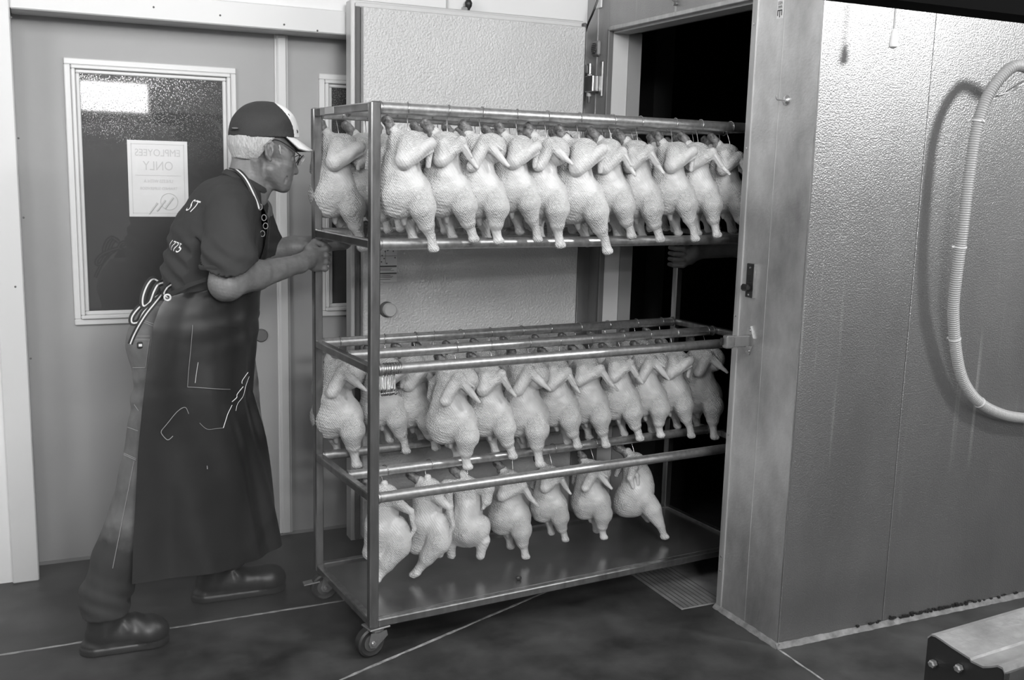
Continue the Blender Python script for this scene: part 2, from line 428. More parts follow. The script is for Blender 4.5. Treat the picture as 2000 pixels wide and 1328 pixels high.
bp = N.new('ShaderNodeBump'); bp.inputs['Distance'].default_value = .0005; bp.inputs['Strength'].default_value = .35
mc = N.new('ShaderNodeMix'); mc.data_type = 'RGBA'; mc.inputs[6].default_value = (.085, .085, .085, 1); mc.inputs[7].default_value = (.75, .75, .75, 1)
L.new(mu2.outputs[0], mc.inputs[0]); L.new(mc.outputs[2], b.inputs['Base Color'])
L.new(mu2.outputs[0], bp.inputs['Height']); L.new(bp.outputs[0], b.inputs['Normal'])
trn = N.new('ShaderNodeBsdfTransparent'); mx = N.new('ShaderNodeMixShader'); mx.inputs[0].default_value = .72
L.new(trn.outputs[0], mx.inputs[1]); L.new(b.outputs[0], mx.inputs[2]); L.new(mx.outputs[0], out.inputs[0])

XM = .855
p1 = PY(123, 112, YD); p2 = PY(143, 635, YD); p3 = PY(460, 140, YD)
def door(nm, x0, x1, wx0, wx1):
    d = bpy.data.objects.new(nm, None); COL.objects.link(d); struct(d)
    k = MB(); z0, z1, wz0, wz1 = .008, zh+.03, p2[2], p1[2]
    k.box((x0, YD, z0), (wx0+.03, YD+.04, z1)); k.box((wx1-.03, YD, z0), (x1, YD+.04, z1))
    k.box((wx0+.03, YD, z0), (wx1-.03, YD+.04, wz0+.03)); k.box((wx0+.03, YD, wz1-.03), (wx1-.03, YD+.04, z1))
    k.build('door_leaf', DOORM, d); lite(d, wx0, wx1, wz0, wz1, YD); return d
d1 = door('door_1', XL, XM-.002, p1[0], p3[0])
d2 = door('door_2', XM+.002, 1.75, 1.005, 1.58)
ast = MB().box((XM-.012, YD-.022, .01), (XM+.026, YD+.001, zh+.0), .006).box((XM-.018, YD-.010, .01), (XM+.032, YD+.001, zh), .002).build('astragal', MOULD, d1)
boxo('sill_strip', (XL, YD-.004, 0), (1.9, YD+.03, .012), PLASTIC, d1)
q = PY(510, 655, YD); T = Matrix.Translation(q)@Matrix.Rotation(math.pi/2, 4, 'X')
MB().lathe([(.026, 0), (.026, .004), (.022, .008)], T, 28).build('lock_cover', mat('lock_grey', .16, .4, .5), d1, True)
# the dim room behind the doors, and what hangs there
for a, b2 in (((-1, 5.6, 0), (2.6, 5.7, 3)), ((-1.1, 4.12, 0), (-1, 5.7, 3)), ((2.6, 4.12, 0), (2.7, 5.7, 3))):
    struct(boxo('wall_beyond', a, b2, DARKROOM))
# notice taped to the glass
sg = thing('notice', 'white paper notice with reversed EMPLOYEES ONLY print behind the window glass', 'notice')
s0 = PY(247, 273, YD+.012); s1 = PY(368, 423, YD+.012); ys = YD-.0045
boxo('sheet', (s0[0], ys, s1[2]), (s1[0], ys+.001, s0[2]), mat('backlit_paper', .60, .35, coat=.3), sg)
bd = MB(); e = .012
for a, b2 in (((s0[0]+e, s1[2]+e), (s1[0]-e, s1[2]+e+.002)), ((s0[0]+e, s0[2]-e-.002), (s1[0]-e, s0[2]-e)), ((s0[0]+e, s1[2]+e), (s0[0]+e+.002, s0[2]-e)), ((s1[0]-e-.002, s1[2]+e), (s1[0]-e, s0[2]-e)), ((s0[0]+e*2, s0[2]-.125), (s1[0]-e*2, s0[2]-.123))):
    bd.box((a[0], ys-.0008, a[1]), (b2[0], ys, b2[1]))
bd.build('border', FAINT, sg)
xc = (s0[0]+s1[0])/2
for t_, sz, dz in (('EMPLOYEES', .036, .055), ('ONLY', .046, .105), ('UNLESS WITH A', .0165, .150), ('TRAINED SUPERVISOR', .0155, .176)):
    text('print', t_, sz, (xc, ys-.0009, s0[2]-dz), (-1, 0, 0), (0, 0, 1), FAINT, sg, sx=.85)
# ring mark low on the notice
MB().tube([(xc+.035+.03*math.cos(a), ys-.0008, s1[2]+.055+.03*math.sin(a)) for a in np.linspace(0, 6.28, 25)[:-1]], .0012, 6, closed=True).build('round_mark', FAINT, sg)
for i in range(3):
    MB().tube([(xc+.05-.028*i, ys-.0008, s1[2]+.07-.01*i), (xc+.02-.028*i, ys-.0008, s1[2]+.03-.01*i)], .003, 6).build('round_mark', FAINT, sg)
# lamp behind the camera that the pane mirrors
lt = thing('wall_lamp', 'bright rectangular lamp mirrored at the top of the door window', 'lamp')
boxo('lamp_housing', (.42, -3.1, 1.91), (1.09, -3.03, 2.24), TRIMW, lt, .01)
boxo('diffuser', (.45, -3.035, 1.94), (1.06, -3.02, 2.21), emat('lamp_diffuser', 1, 16), lt, .012)

# ---------------- cooler: near corner, door face, long side
wc = bpy.data.objects.new('wall_cooler', None); COL.objects.link(wc); struct(wc)
ZT = 2.6; TH = .15
MB().box((XC, YC+.001, .0), (XC+TH, YJ, ZT), .002).build('jamb_panel', JAMBMETAL, wc)
MB().box((XC, YJ+.0008, TOPD), (XC+TH, YF, ZT)).build('header_panel', SKINMETAL, wc)
MB().box((XC, YF+.001, 0), (XC+TH, 3.745, ZT)).build('hinge_panel', JAMBDARK, wc)
MB().box((XC, 3.7465, 0), (XC+TH, YW+.018, ZT)).build('hinge_panel', mat('hinge_panel_grey', .30, .45, .2, var=(3, .15)), wc)
MB().box((XC-.003, 3.742, 1.2), (XC+.01, 3.749, ZT)).build('seam_strip', FRAMEMETAL, wc)
# flange round the opening
MB().box((XC-.004, YJ-.003, 0), (XC+.03, YJ+.026, TOPD+.02), .002).build('door_flange', FRAMEMETAL, wc)
MB().box((XC-.003, YF-.004, 0), (XC+.02, YF+.010, TOPD+.004), .002).build('door_flange', mat('far_flange', .18, .5, .4), wc)
MB().box((XC-.004, YJ+.027, TOPD-.004), (XC+.045, YF, TOPD+.012), .002).build('door_flange', FRAMEMETAL, wc)
MB().box((XC+.012, YF-.0015, 0), (XC+.090, YF+.0005, TOPD-.004)).build('reveal_strip', REVEAL, wc)
MB().box((XC+.091, YF-.006, 0), (XC+TH-.001, YF+.0005, TOPD-.004)).build('reveal_strip', mat('reveal_embossed', .26, .45, bump=(160, .3, 'noise', .0015)), wc)
MB().box((XC+.02, YJ+.03, TOPD-.012), (XC+.090, YF, TOPD-.0005)).build('reveal_strip', mat('reveal_top', .33, .5), wc)
screws(wc, [(XC-.004, YJ+.012, z) for z in (.14, .19, .62, 1.02, 1.565, 1.95)], (-1, 0, 0), r=.0045, m=BRIGHT)
# long side: panels with a joint between them
xs = [XC+.001, 2.5235, 3.62, 4.72, 5.8]
for i in range(4):
    MB().box((xs[i]+(.0012 if i else 0), YC, 0), (xs[i+1]-.0012, YC+.1, ZT), .0015).build('side_panel', SKINMETAL, wc)
MB().box((xs[0], YC+.01, 0), (xs[4], YC+.11, ZT)).build('joint_backing', DARKFRAME, wc)
MB().box((XC-.0012, YC-.0012, 0), (XC+.004, YC+.004, ZT), .001).build('corner_strip', BRIGHT, wc)
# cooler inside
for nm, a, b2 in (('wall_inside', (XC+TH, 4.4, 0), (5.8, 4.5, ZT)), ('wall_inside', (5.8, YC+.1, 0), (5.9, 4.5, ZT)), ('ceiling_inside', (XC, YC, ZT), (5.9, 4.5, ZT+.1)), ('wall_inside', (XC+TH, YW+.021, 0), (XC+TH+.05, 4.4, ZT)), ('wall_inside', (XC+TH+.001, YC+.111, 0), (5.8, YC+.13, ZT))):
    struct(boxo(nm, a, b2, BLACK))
# caulked foot of the cooler
def caulk(name, a, b, seed):
    r = random.Random(seed); a = np.array(a, float); b = np.array(b, float); t = (b-a)/np.linalg.norm(b-a); nn = np.array([t[1], -t[0]]); n = int(np.linalg.norm(b-a)/.015); v = []; f = []
    for i in range(n+1):
        c = a+(b-a)*i/n; wv = .015*r.uniform(.88, 1.12); h = .015*r.uniform(.92, 1.08)
        for k, (dx, dz) in enumerate(((0, 1), (.35, .75), (.7, .35), (1, 0))): v.append((*(c+nn*dx*wv), dz*h+r.uniform(-.0006, .0006)))
    for i in range(n):
        for k in range(3): f.append((i*4+k, i*4+k+1, i*4+k+5, i*4+k+4))
    return struct(MB().add(v, f).build(name, CAULK))
caulk('baseboard_right', (XC-.012, YC-.001), (5.8, YC-.001), 3); caulk('baseboard_front', (XC-.001, YJ+.03), (XC-.001, YC-.012), 4)
dm = MB(); r = random.Random(5)
for i in range(90):
    x = XC+.25+r.gauss(.42, .16); h = r.uniform(.002, .006)
    if x < XC+.03: continue
    c = (x, YC-.003, .016+abs(r.gauss(0, .004)))
    dm.box((c[0]-r.uniform(.002, .01), c[1]-h, c[2]-h*.6), (c[0]+.003, c[1]+.002, c[2]+h*.5))
o = dm.build('grime', mat('grime', .01, .8), wc); o['kind'] = 'stuff'
stm = mat('dried_splash', .6, .7)
# ---------------- fittings on the cooler
def face_T(y, z):                          # local x -> -Y, y -> Z, z -> -X : on the door face
    return Matrix(((0, 0, -1, XC), (-1, 0, 0, y), (0, 1, 0, z), (0, 0, 0, 1)))
def side_T(x, z): return Matrix(((1, 0, 0, x), (0, 0, -1, YC), (0, 1, 0, z), (0, 0, 0, 1)))
sw = thing('strike_plate', 'dark latch plate with a black knob on the cooler jamb', 'latch', (0, 0, 0))
c = PX(1468, 548, XC); T = face_T(c[1], c[2])
MB().box((-.020, -.055, 0), (.020, .055, .008), .002, T=T).build('plate', mat('dark_plate', .05, .35, .6), sw)
MB().box((.0205, -.055, 0), (.024, .055, .011), .001, T=T).build('plate_edge', BRIGHT, sw)
MB().box((-.012, -.002, .0081), (.010, .020, .010), .001, T=T).build('recess', BLKPL, sw)
MB().box((-.026, -.034, .0081), (.014, -.012, .026), .006, T=T).build('knob', BLKPL, sw)
for z in (.042, -.046):
    MB().lathe([(.0035, 0), (.0035, .0015)], T@Matrix.Translation((0, z, .008)), 10).build('screw', BRIGHT, sw)
hp = thing('door_strike', 'polished steel door catch bolted to the jamb beside the middle rail', 'catch')
c = PX(1465, 665, XC); T = face_T(c[1], c[2])
k = MB(); v = [(-.012, -.040, 0), (.004, -.048, 0), (.022, -.010, 0), (.022, .010, 0), (.004, .048, 0), (-.012, .040, 0)]
v = [T@Vector(q) for q in v]+[T@Vector((q[0], q[1], .006)) for q in v]
k.add(v, [tuple(range(6))[::-1], tuple(range(6, 12))]+[(i, (i+1) % 6, 6+(i+1) % 6, 6+i) for i in range(6)]).build('base_plate', BRIGHT, hp)
MB().box((-.012, -.018, .006), (.010, .018, .070), .003, T=T).build('arm', BRIGHT, hp)
MB().box((-.014, -.021, .070), (.013, .021, .100), .004, T=T).build('catch_head', ZINC, hp)
MB().box((-.016, -.012, .100), (-.006, .012, .108), .002, T=T).build('catch_lip', BLKPL, hp)
q = T@Matrix.Translation((-.012, 0, .04))@Matrix.Rotation(-math.pi/2, 4, 'Y'); MB().lathe([(.006, 0), (.006, .002), (.003, .004)], q, 12).build('bolt', BRIGHT, hp, True)
for z in (-.034, .034): MB().lathe([(.005, 0), (.005, .002), (.003, .0035)], T@Matrix.Translation((.004, z, .006)), 10).build('bolt', BRIGHT, hp, True)
hk = thing('wall_hook', 'small round metal hook on the upper cooler corner panel', 'hook')
c = PX(1536, 196, XC); T = face_T(c[1], c[2])
MB().lathe([(.016, 0), (.016, .003), (.010, .008), (.005, .010)], T, 20).build('rosette', BRIGHT, hk, True)
MB().tube([T@Vector(q) for q in ((0, 0, .008), (0, 0, .035), (-.001, .004, .038), (-.001, .012, .038))], .0022, 8).build('pin', ZINC, hk, True)
# maker sticker
st = thing('sticker', 'white sticker reading USA 100% at the top of the cooler jamb', 'sticker')
c = PX(1524, 16, XC); T = face_T(c[1], c[2])
MB().box((-.014, -.030, 0), (.014, .035, .0006), 0, T=T).build('backing', PAPER, st)
def on_face(nm, s, sz, x, y, par, m=INK): return text(nm, s, sz, T@Vector((x, y, .0008)), (0, -1, 0), (0, 0, 1), m, par)
on_face('lettering', 'USA', .0115, 0, .0125, st); on_face('lettering', '100%', .0098, 0, .001, st)
em = MB()
em.box((-.011, -.008, .0006), (.011, -.0045, .0011), T=T); em.box((-.011, -.022, .0006), (-.0075, -.008, .0011), T=T); em.box((-.0018, -.027, .0006), (.0018, -.008, .0011), T=T); em.box((.0075, -.022, .0006), (.011, -.008, .0011), T=T)
em.box((-.011, .0105, .0006), (.011, .0115, .001), T=T); em.box((-.011, -.0012, .0006), (.011, -.0004, .001), T=T)
em.build('emblem', INK, st)
# second sticker corner (grey strip with seam on jamb)
MB().box((XC-.0012, 2.592, 0), (XC+.001, 2.5935, ZT)).build('fold_line', FRAMEMETAL, wc)
# pull cord
pc = thing('pull_cord', 'cream plastic pull on a cord hanging before the long cooler wall', 'pull cord')
cx_ = 2.262; yy = YC-.10; z0 = 1.875
MB().tube(smoothpath([(cx_+.006, yy, 2.62), (cx_-.004, yy, 2.2), (cx_-.002, yy, z0+.03)], 5), .0032, 8).build('cord', mat('cord', .35, .7), pc, True)
MB().lathe([(.005, .03), (.008, .026), (.0105, .012), (.013, -.012), (.012, -.020), (.006, -.024)][::-1], Matrix.Translation((cx_, yy, z0)), 18).build('pull', mat('pull', .62, .35), pc, True)
bk = MB().box((cx_-.02, yy-.02, 2.60), (cx_+.03, YC, 2.63)).build('bracket', ZINC, pc)
# corrugated hose
hs = thing('corrugated_hose', 'grey corrugated hose looping down the long cooler wall', 'hose')
yh = YC-.075
ctl = [(2040, 150, .12), (1992, 128, .11), (1960, 145, .10), (1928, 190, .09), (1908, 250, .085), (1893, 340, .08), (1880, 450, .075), (1868, 540, .06), (1862, 610, .045), (1868, 690, .03), (1882, 745, .022), (1912, 785, .022), (1955, 808, .022), (2005, 817, .022), (2080, 818, .022)]
pts = smoothpath([PY(a, b3, YC-d-.018) for a, b3, d in ctl], 10)
P = np.array(pts); seg = np.r_[0, np.cumsum(np.linalg.norm(np.diff(P, axis=0), axis=1))]; Lh = seg[-1]; pitch = .0072; ns = int(Lh/pitch)*4
tt = np.linspace(0, Lh, ns); PP = np.stack([np.interp(tt, seg, P[:, i]) for i in range(3)], 1)
rr = .0168+.0016*np.array([1, 1, -1, -1])[np.arange(ns) % 4]
MB().tube([tuple(q) for q in PP], list(rr), 14).build('tube', HOSEM, hs, True, math.radians(80))
for a in (.19, .41, .585, .745):
    i = int(a*ns); d = Vector(PP[i+1]-PP[i-1]).normalized(); T = d.to_track_quat('Z', 'Y').to_matrix().to_4x4(); T.translation = Vector(PP[i])
    MB().lathe([(.017, -.002), (.0196, -.002), (.0196, .002), (.017, .002)], T, 20).build('cable_tie', TIE, hs, True)
    MB().box((.018, -.003, -.003), (.026, .003, .003), .001, T=T).build('cable_tie', TIE, hs)
ps = [PY(1995, 165, YC-.03), PY(1975, 178, YC-.02), PY(1950, 186, YC-.008)]
MB().tube(smoothpath([PY(2030, 145, YC-.03)]+ps, 6), .0022, 8).build('wire_loop', BRIGHT, hs, True)
# dark beam near the top right corner, close to the camera
bm = thing('overhead_bar', 'black bar crossing the top right corner in front of the cooler wall', 'bar')
a = PY(1720, -4, 1.0); b_ = PY(2000, 30, 1.0)
d = (b_-a)/np.linalg.norm(b_-a)
T = Matrix.Translation(a)@Matrix.Rotation(-math.atan2(-(b_-a)[2], (b_-a)[0]), 4, 'Y').inverted()
dx = Vector(d); up = Vector((-dx.z, 0, dx.x))
v = []
for s_ in (-.25, .9):
    for yv, zv in ((1.0, 0), (1.05, 0), (1.05, .08), (1.0, .08)):
        p = Vector(a)+dx*s_+up*zv; v.append((p.x, yv, p.z))
MB().add(v, [(0, 1, 2, 3), (4, 7, 6, 5), (0, 4, 5, 1), (1, 5, 6, 2), (2, 6, 7, 3), (3, 7, 4, 0)]).build('bar', mat('matt_black', .004, .95, spec=.05), bm)
# threshold plate in the doorway
rp_ = thing('threshold_plate', 'ridged aluminium plate on the floor of the cooler doorway', 'plate')
MB().box((1.955, YJ+.045, 0), (2.42, YF-.09, .006), .002).build('plate', mat('aluminium', .26, .5, .5, var=(10, .3)), rp_)
for i in range(9):
    MB().box((1.965+.02*i, YJ+.05, .006), (1.969+.02*i, YF-.10, .0085), .001).build('rib', mat('rib_metal', .12, .5, .5) if i == 0 else bpy.data.materials['rib_metal'], rp_)

# ---------------- open cooler door
cd = thing('cooler_door', 'open insulated cooler door with embossed white inner face', 'door')
xl_ = PY(676, 300, 3.80)[0]; xr_ = 2.014; y0, y1 = 3.735, 3.80; zt = PY(676, 4, 3.80)[2]; zt2 = PY(1139, 40, 3.735)[2]; zt = (zt+zt2)/2
MB().box((xl_, y0, .03), (xr_, y1, zt), .003).build('door_slab', mat('door_slab', .50, .4, .3, bump=(160, .3, 'noise', .0015)), cd)
ip = .035
MB().box((xl_+ip, 3.690, .05), (xr_-.012, y0, zt-.028), .004).build('inner_face', STUCCO_DOOR, cd)
MB().box((xl_+.014, y0-.010, .035), (xl_+ip-.0005, y0, zt-.010), .004).build('gasket', DARKFRAME, cd)
MB().box((xr_-.0118, 3.705, .035), (xr_, y0, zt-.010), .004).build('gasket', DARKFRAME, cd)
MB().box((xl_+.014, y0-.012, zt-.027), (xr_-.012, y0, zt-.008), .004).build('gasket', mat('gasket_light', .55, .4), cd)
q = PY(755, 604, 3.69); T = Matrix.Translation(q)@Matrix.Rotation(math.pi/2, 4, 'X')
MB().lathe([(.030, 0), (.030, .006), (.026, .010)], T, 28).build('button_ring', DARKFRAME, cd, True)
MB().lathe([(.026, .008), (.026, .026), (.022, .032)], T@Matrix.Translation((0.006, 0, .0)), 28).build('release_button', LIGHTPL, cd, True)
# instruction label
q0 = PY(742, 484, 3.689); q1 = PY(775, 550, 3.689); yl = 3.6893
k = MB().box((q0[0]-.03, yl, q1[2]), (q1[0], yl+.0005, q0[2])); k.build('instruction_label', PAPER, cd)
k = MB(); lx0, lx1 = q0[0]-.028, q1[0]-.001; W_ = q1[0]-q0[0]; H_ = q0[2]-q1[2]; lz = q0[2]
for z, h in ((.52, .05), (.73, .045)): k.box((lx0, yl-.0004, lz-H_*(z+h)), (lx1, yl, lz-H_*z), mi=0)
for z in (.60, .63, .66, .80, .83, .86, .92):
    k.box((q0[0], yl-.0004, lz-H_*(z+.012)), (q0[0]+W_*random.uniform(.6, .95), yl, lz-H_*z))
k.box((q0[0]+W_*.32, yl-.0004, lz-H_*.48), (q0[0]+W_*.34, yl, lz)); k.box((lx0, yl-.0004, lz-H_*.245), (lx1, yl, lz-H_*.235))
for i in range(9):
    u, z = random.uniform(.02, .9), random.uniform(.03, .45); k.box((q0[0]+W_*u, yl-.0004, lz-H_*(z+.04)), (q0[0]+W_*(u+.07), yl, lz-H_*z))
k.build('label_print', mat('label_print', .12, .6), cd)
# hinge
hg = bpy.data.objects.new('hinge', None); COL.objects.link(hg); hg.parent = cd; hg['label'] = 'bright steel cam hinge'
hx, hy = XC-.022, 3.762; z1_, z2_, z3_, z4_ = 1.905, 1.873, 1.868, 1.79
MB().lathe([(.0115, 1.868), (.0115, 1.908)], Matrix.Translation((hx, hy, 0)), 18).build('barrel', BRIGHT, hg, True)
MB().lathe([(.010, 1.78), (.010, 1.867)], Matrix.Translation((hx, hy, 0)), 18).build('pin', LIGHTPL, hg, True)
MB().box((hx-.014, hy-.055, 1.796), (hx+.016, hy+.014, 1.860), .003).build('hinge_block', BRIGHT, hg)
MB().lathe([(.006, 1.752), (.008, 1.757), (.008, 1.795)], Matrix.Translation((hx, hy, 0)), 14).build('pin_end', BRIGHT, hg, True)
MB().box((XC-.010, 3.680, 1.775), (XC-.0005, 3.706, 1.915), .004).build('hinge_plate', ZINC, hg)
MB().box((hx-.035, hy+.012, 1.870), (hx-.006, hy+.03, 1.905), .004).build('strap', ZINC, hg)
hg2 = thing('coat_peg', 'black knobbed peg above the top edge of the open cooler door', 'peg')
q = PY(915, 12, 3.83-.02)
MB().lathe([(.004, -.03), (.006, -.012), (.013, 0), (.0145, .012), (.010, .022), (.004, .026)], Matrix.Translation(q), 18).build('knob', BLKPL, hg2, True)
MB().box((q[0]-.026, q[1]-.005, q[2]-.035), (q[0]-.004, q[1]+.008, q[2]-.004), .002).build('bracket_plate', ZINC, hg2)
# buzzer, outlet, cable, small clip on the header
bz = thing('alarm_buzzer', 'grey buzzer with curved grille slots beside the doorway', 'buzzer')
c = PX(1169, 95, XC); T = face_T(c[1], c[2])
MB().box((-.030, -.029, 0), (.026, .029, .016), .006, T=T).build('case', PLASTIC, bz)
MB().lathe([(.022, .016), (.021, .020)], T@Matrix.Translation((-.004, 0, 0)), 24).build('grille_disc', mat('grille', .06, .5), bz, True)
for i in range(5):
    z = -.014+.007*i; hw = math.sqrt(max(.0195**2-z*z, 1e-5)); MB().box((-.004-hw, z-.0015, .0201), (-.004+hw, z+.0015, .0225), .001, T=T).build('grille_bar', PLASTIC, bz)
oc = thing('wall_plate', 'white outlet plate at the top of the hinge side', 'outlet')
c = PX(1172, 8, XC); T = face_T(c[1], c[2])
MB().box((-.028, -.016, 0), (.022, .06, .007), .003, T=T).build('cover_plate', PAPER, oc)
MB().box((-.010, .015, .007), (.010, .05, .010), .002, T=T).build('socket', LIGHTPL, oc)
cb = MB().tube(smoothpath([PX(1172, -20, XC-.01), PX(1166, 3, XC-.02), PX(1158, 25, XC-.03), PX(1148, 48, XC-.03), PX(1140, 75, XC-.02)], 6), .0045, 8).build('cable', BLKPL, None, True)
tag(cb, 'black cable drooping behind the open cooler door hinge', 'cable')
lt2 = thing('header_clip', 'small metal clip screwed above the cooler doorway', 'clip')
k = MB().tube([PX(1296, -12, XC-.012), PX(1318, 7, XC-.014)], .004, 8).build('rod', ZINC, lt2, True)
q = PX(1321, 7, XC); MB().lathe([(.008, 0), (.008, .014)], face_T(q[1], q[2]), 14).build('clip_foot', ZINC, lt2, True)

# ================================================================ RACK
RZ = RYAW; ex = np.array([math.cos(RZ), math.sin(RZ), 0]); ey = np.array([-math.sin(RZ), math.cos(RZ), 0])
N0 = np.array([.876, 2.836, 0.]); LEN, DEP = 1.50, .50
rack = thing('hanging_rack', 'tall stainless steel trolley rack of square posts and round rails', 'rack', tuple(N0), RZ)
rack['label'] = 'tall stainless steel trolley rack hung with plucked chickens'
ZR = [1.641, 1.258, .891, .502]; hs_ = .0145
for (x, y) in ((0, 0), (0, DEP), (LEN, 0), (LEN, DEP)):
    MB().box((x-hs_, y-hs_, .095), (x+hs_, y+hs_, 1.658), .0035).build('post', STEEL, rack)
for x in (0, LEN):
    for z, zz in ((1.6435, 0), (ZR[1], 0), (ZR[2], 0), (ZR[3], 0), (.108, 0)):
        MB().box((x-.0125, hs_, z-.0125), (x+.0125, DEP-hs_, z+.0125), .003).build('cross_bar', STEEL, rack)
RAILS = {}
for z, deps in ((ZR[0], (0, .25, .5)), (ZR[1], (0, .5)), (ZR[2], (0, .25, .5)), (ZR[3], (0, .25, .5))):
    for dd in deps:
        a = hs_-.001 if dd != .25 else .012
        r_ = .0168 if z != ZR[3] else .0165
        zz = z if dd != .25 else z
        MB().tube([(a+.004+(LEN-2*a-.008)*i/6, dd, zz) for i in range(7)], r_, 16).build('rail', PIPE, rack, True)
        for xw in (a, LEN-a):
            MB().lathe([(r_+.0015, -.004), (r_+.0025, 0), (r_+.0005, .004)], Matrix.Translation((xw+(.003 if xw < .5 else -.003), dd, zz))@Matrix.Rotation(math.pi/2, 4, 'Y'), 16).build('weld', ZINC, rack, True)
MB().box((.010, .010, .108), (LEN-.010, DEP-.010, .1115)).build('tray', TRAYM, rack)
for y in (0, DEP): MB().box((hs_, y-.0125, .0955), (LEN-hs_, y+.0125, .1205), .003).build('tray_edge', STEEL, rack)
for y in (.03, ): MB().box((.02, y-.0005, .1116), (LEN-.02, y+.0005, .113)).build('tray_lip', BRIGHT, rack)
def caster(x, y, rz, brake):
    c = MB(); T = Matrix.Translation((x, y, 0))@Matrix.Rotation(rz, 4, 'Z')
    c.box((-.035, -.03, .089), (.035, .03, .0952), .002, T=T)
    c.lathe([(.024, .078), (.026, .082), (.026, .089)], T, 20)
    for s_ in (-1, 1):
        pr = [(-.028, .080), (.026, .080), (.030, .062), (-.012, .030), (-.030, .034), (-.036, .048)]
        v = [T@Vector((a, s_*.0185, b)) for a, b in pr]+[T@Vector((a, s_*.0215, b)) for a, b in pr]
        c.add(v, [tuple(range(6)), tuple(range(6, 12))[::-1]]+[(i, 6+i, 6+(i+1) % 6, (i+1) % 6) for i in range(6)])
    o = c.build('caster', ZINC, rack)
    W2 = T@Matrix.Translation((-.020, 0, .0465))@Matrix.Rotation(math.pi/2, 4, 'X')
    MB().lathe([(.030, -.012), (.040, -.0155), (.0465, -.012), (.0465, .012), (.040, .0155), (.030, .012)], W2, 32).build('wheel', RUBBER, o, True)
    MB().lathe([(.010, -.0165), (.027, -.0145), (.027, .0145), (.010, .0165)], W2, 24).build('wheel_hub', mat('hub', .06, .4) if 'hub' not in bpy.data.materials else bpy.data.materials['hub'], o, True)
    MB().lathe([(.006, -.026), (.0085, -.022), (.0085, .022), (.006, .026)], W2, 12).build('axle_nut', BRIGHT, o, True)
    if brake: MB().box((-.085, -.018, .070), (-.028, .018, .075), .002, T=T@Matrix.Rotation(-.12, 4, 'Y')).build('brake_pedal', ZINC, o)
caster(.015, .012, math.radians(8), False); caster(.03, DEP-.03, math.radians(-8), True)
caster(LEN-.04, .03, math.radians(5), False); caster(LEN-.04, DEP-.03, math.radians(5), False)
tp = mat('tape', .45, .4, .3)
MB().box((-.0135, DEP-.20, 1.634), (-.0126, DEP-.12, 1.654)).build('tape', tp, rack); MB().box((-.0135, DEP-.119, 1.632), (-.0126, DEP-.075, 1.653)).build('tape', mat('tape_dark', .28, .4, .3), rack)

def rail_pos(px, z, dep, py=None):          # where on a rail a pixel column falls
    n = ey; d = (N0+ey*dep)@ey
    # find the along value whose projection has this px
    lo, hi = -.3, 2.2
    for _ in range(40):
        mid = (lo+hi)/2; p = N0+ey*dep+ex*mid+np.array([0, 0, z]); c = RC@(p-O0)
        if 1000+FPX*c[0]/c[2] < px: lo = mid
        else: hi = mid
    return N0+ey*dep+ex*lo+np.array([0, 0, z])

# ---------------------------------------------------------------- hooks
HR = .0192; HD = .058
def hook_path(d=HD):
    p = []
    for a in np.linspace(math.radians(215), math.radians(0), 12): p.append((0, HR*math.cos(a), HR*math.sin(a)))
    p.append((0, HR*.92, -.02)); p.append((0, .006, -.045)); p.append((0, 0, -.06)); p.append((0, 0, -d-.01))
    for a in np.linspace(0, math.radians(200), 8): p.append((0, -.009+.009*math.cos(a), -d-.01-.009*math.sin(a)))
    return p
HOOK = MB().tube(hook_path(), .0015, 6)
hook_me = bpy.data.meshes.new('meat_hook'); hook_me.from_pydata(HOOK.v, [], HOOK.f); hook_me.materials.append(WIRE); hook_me.shade_smooth()

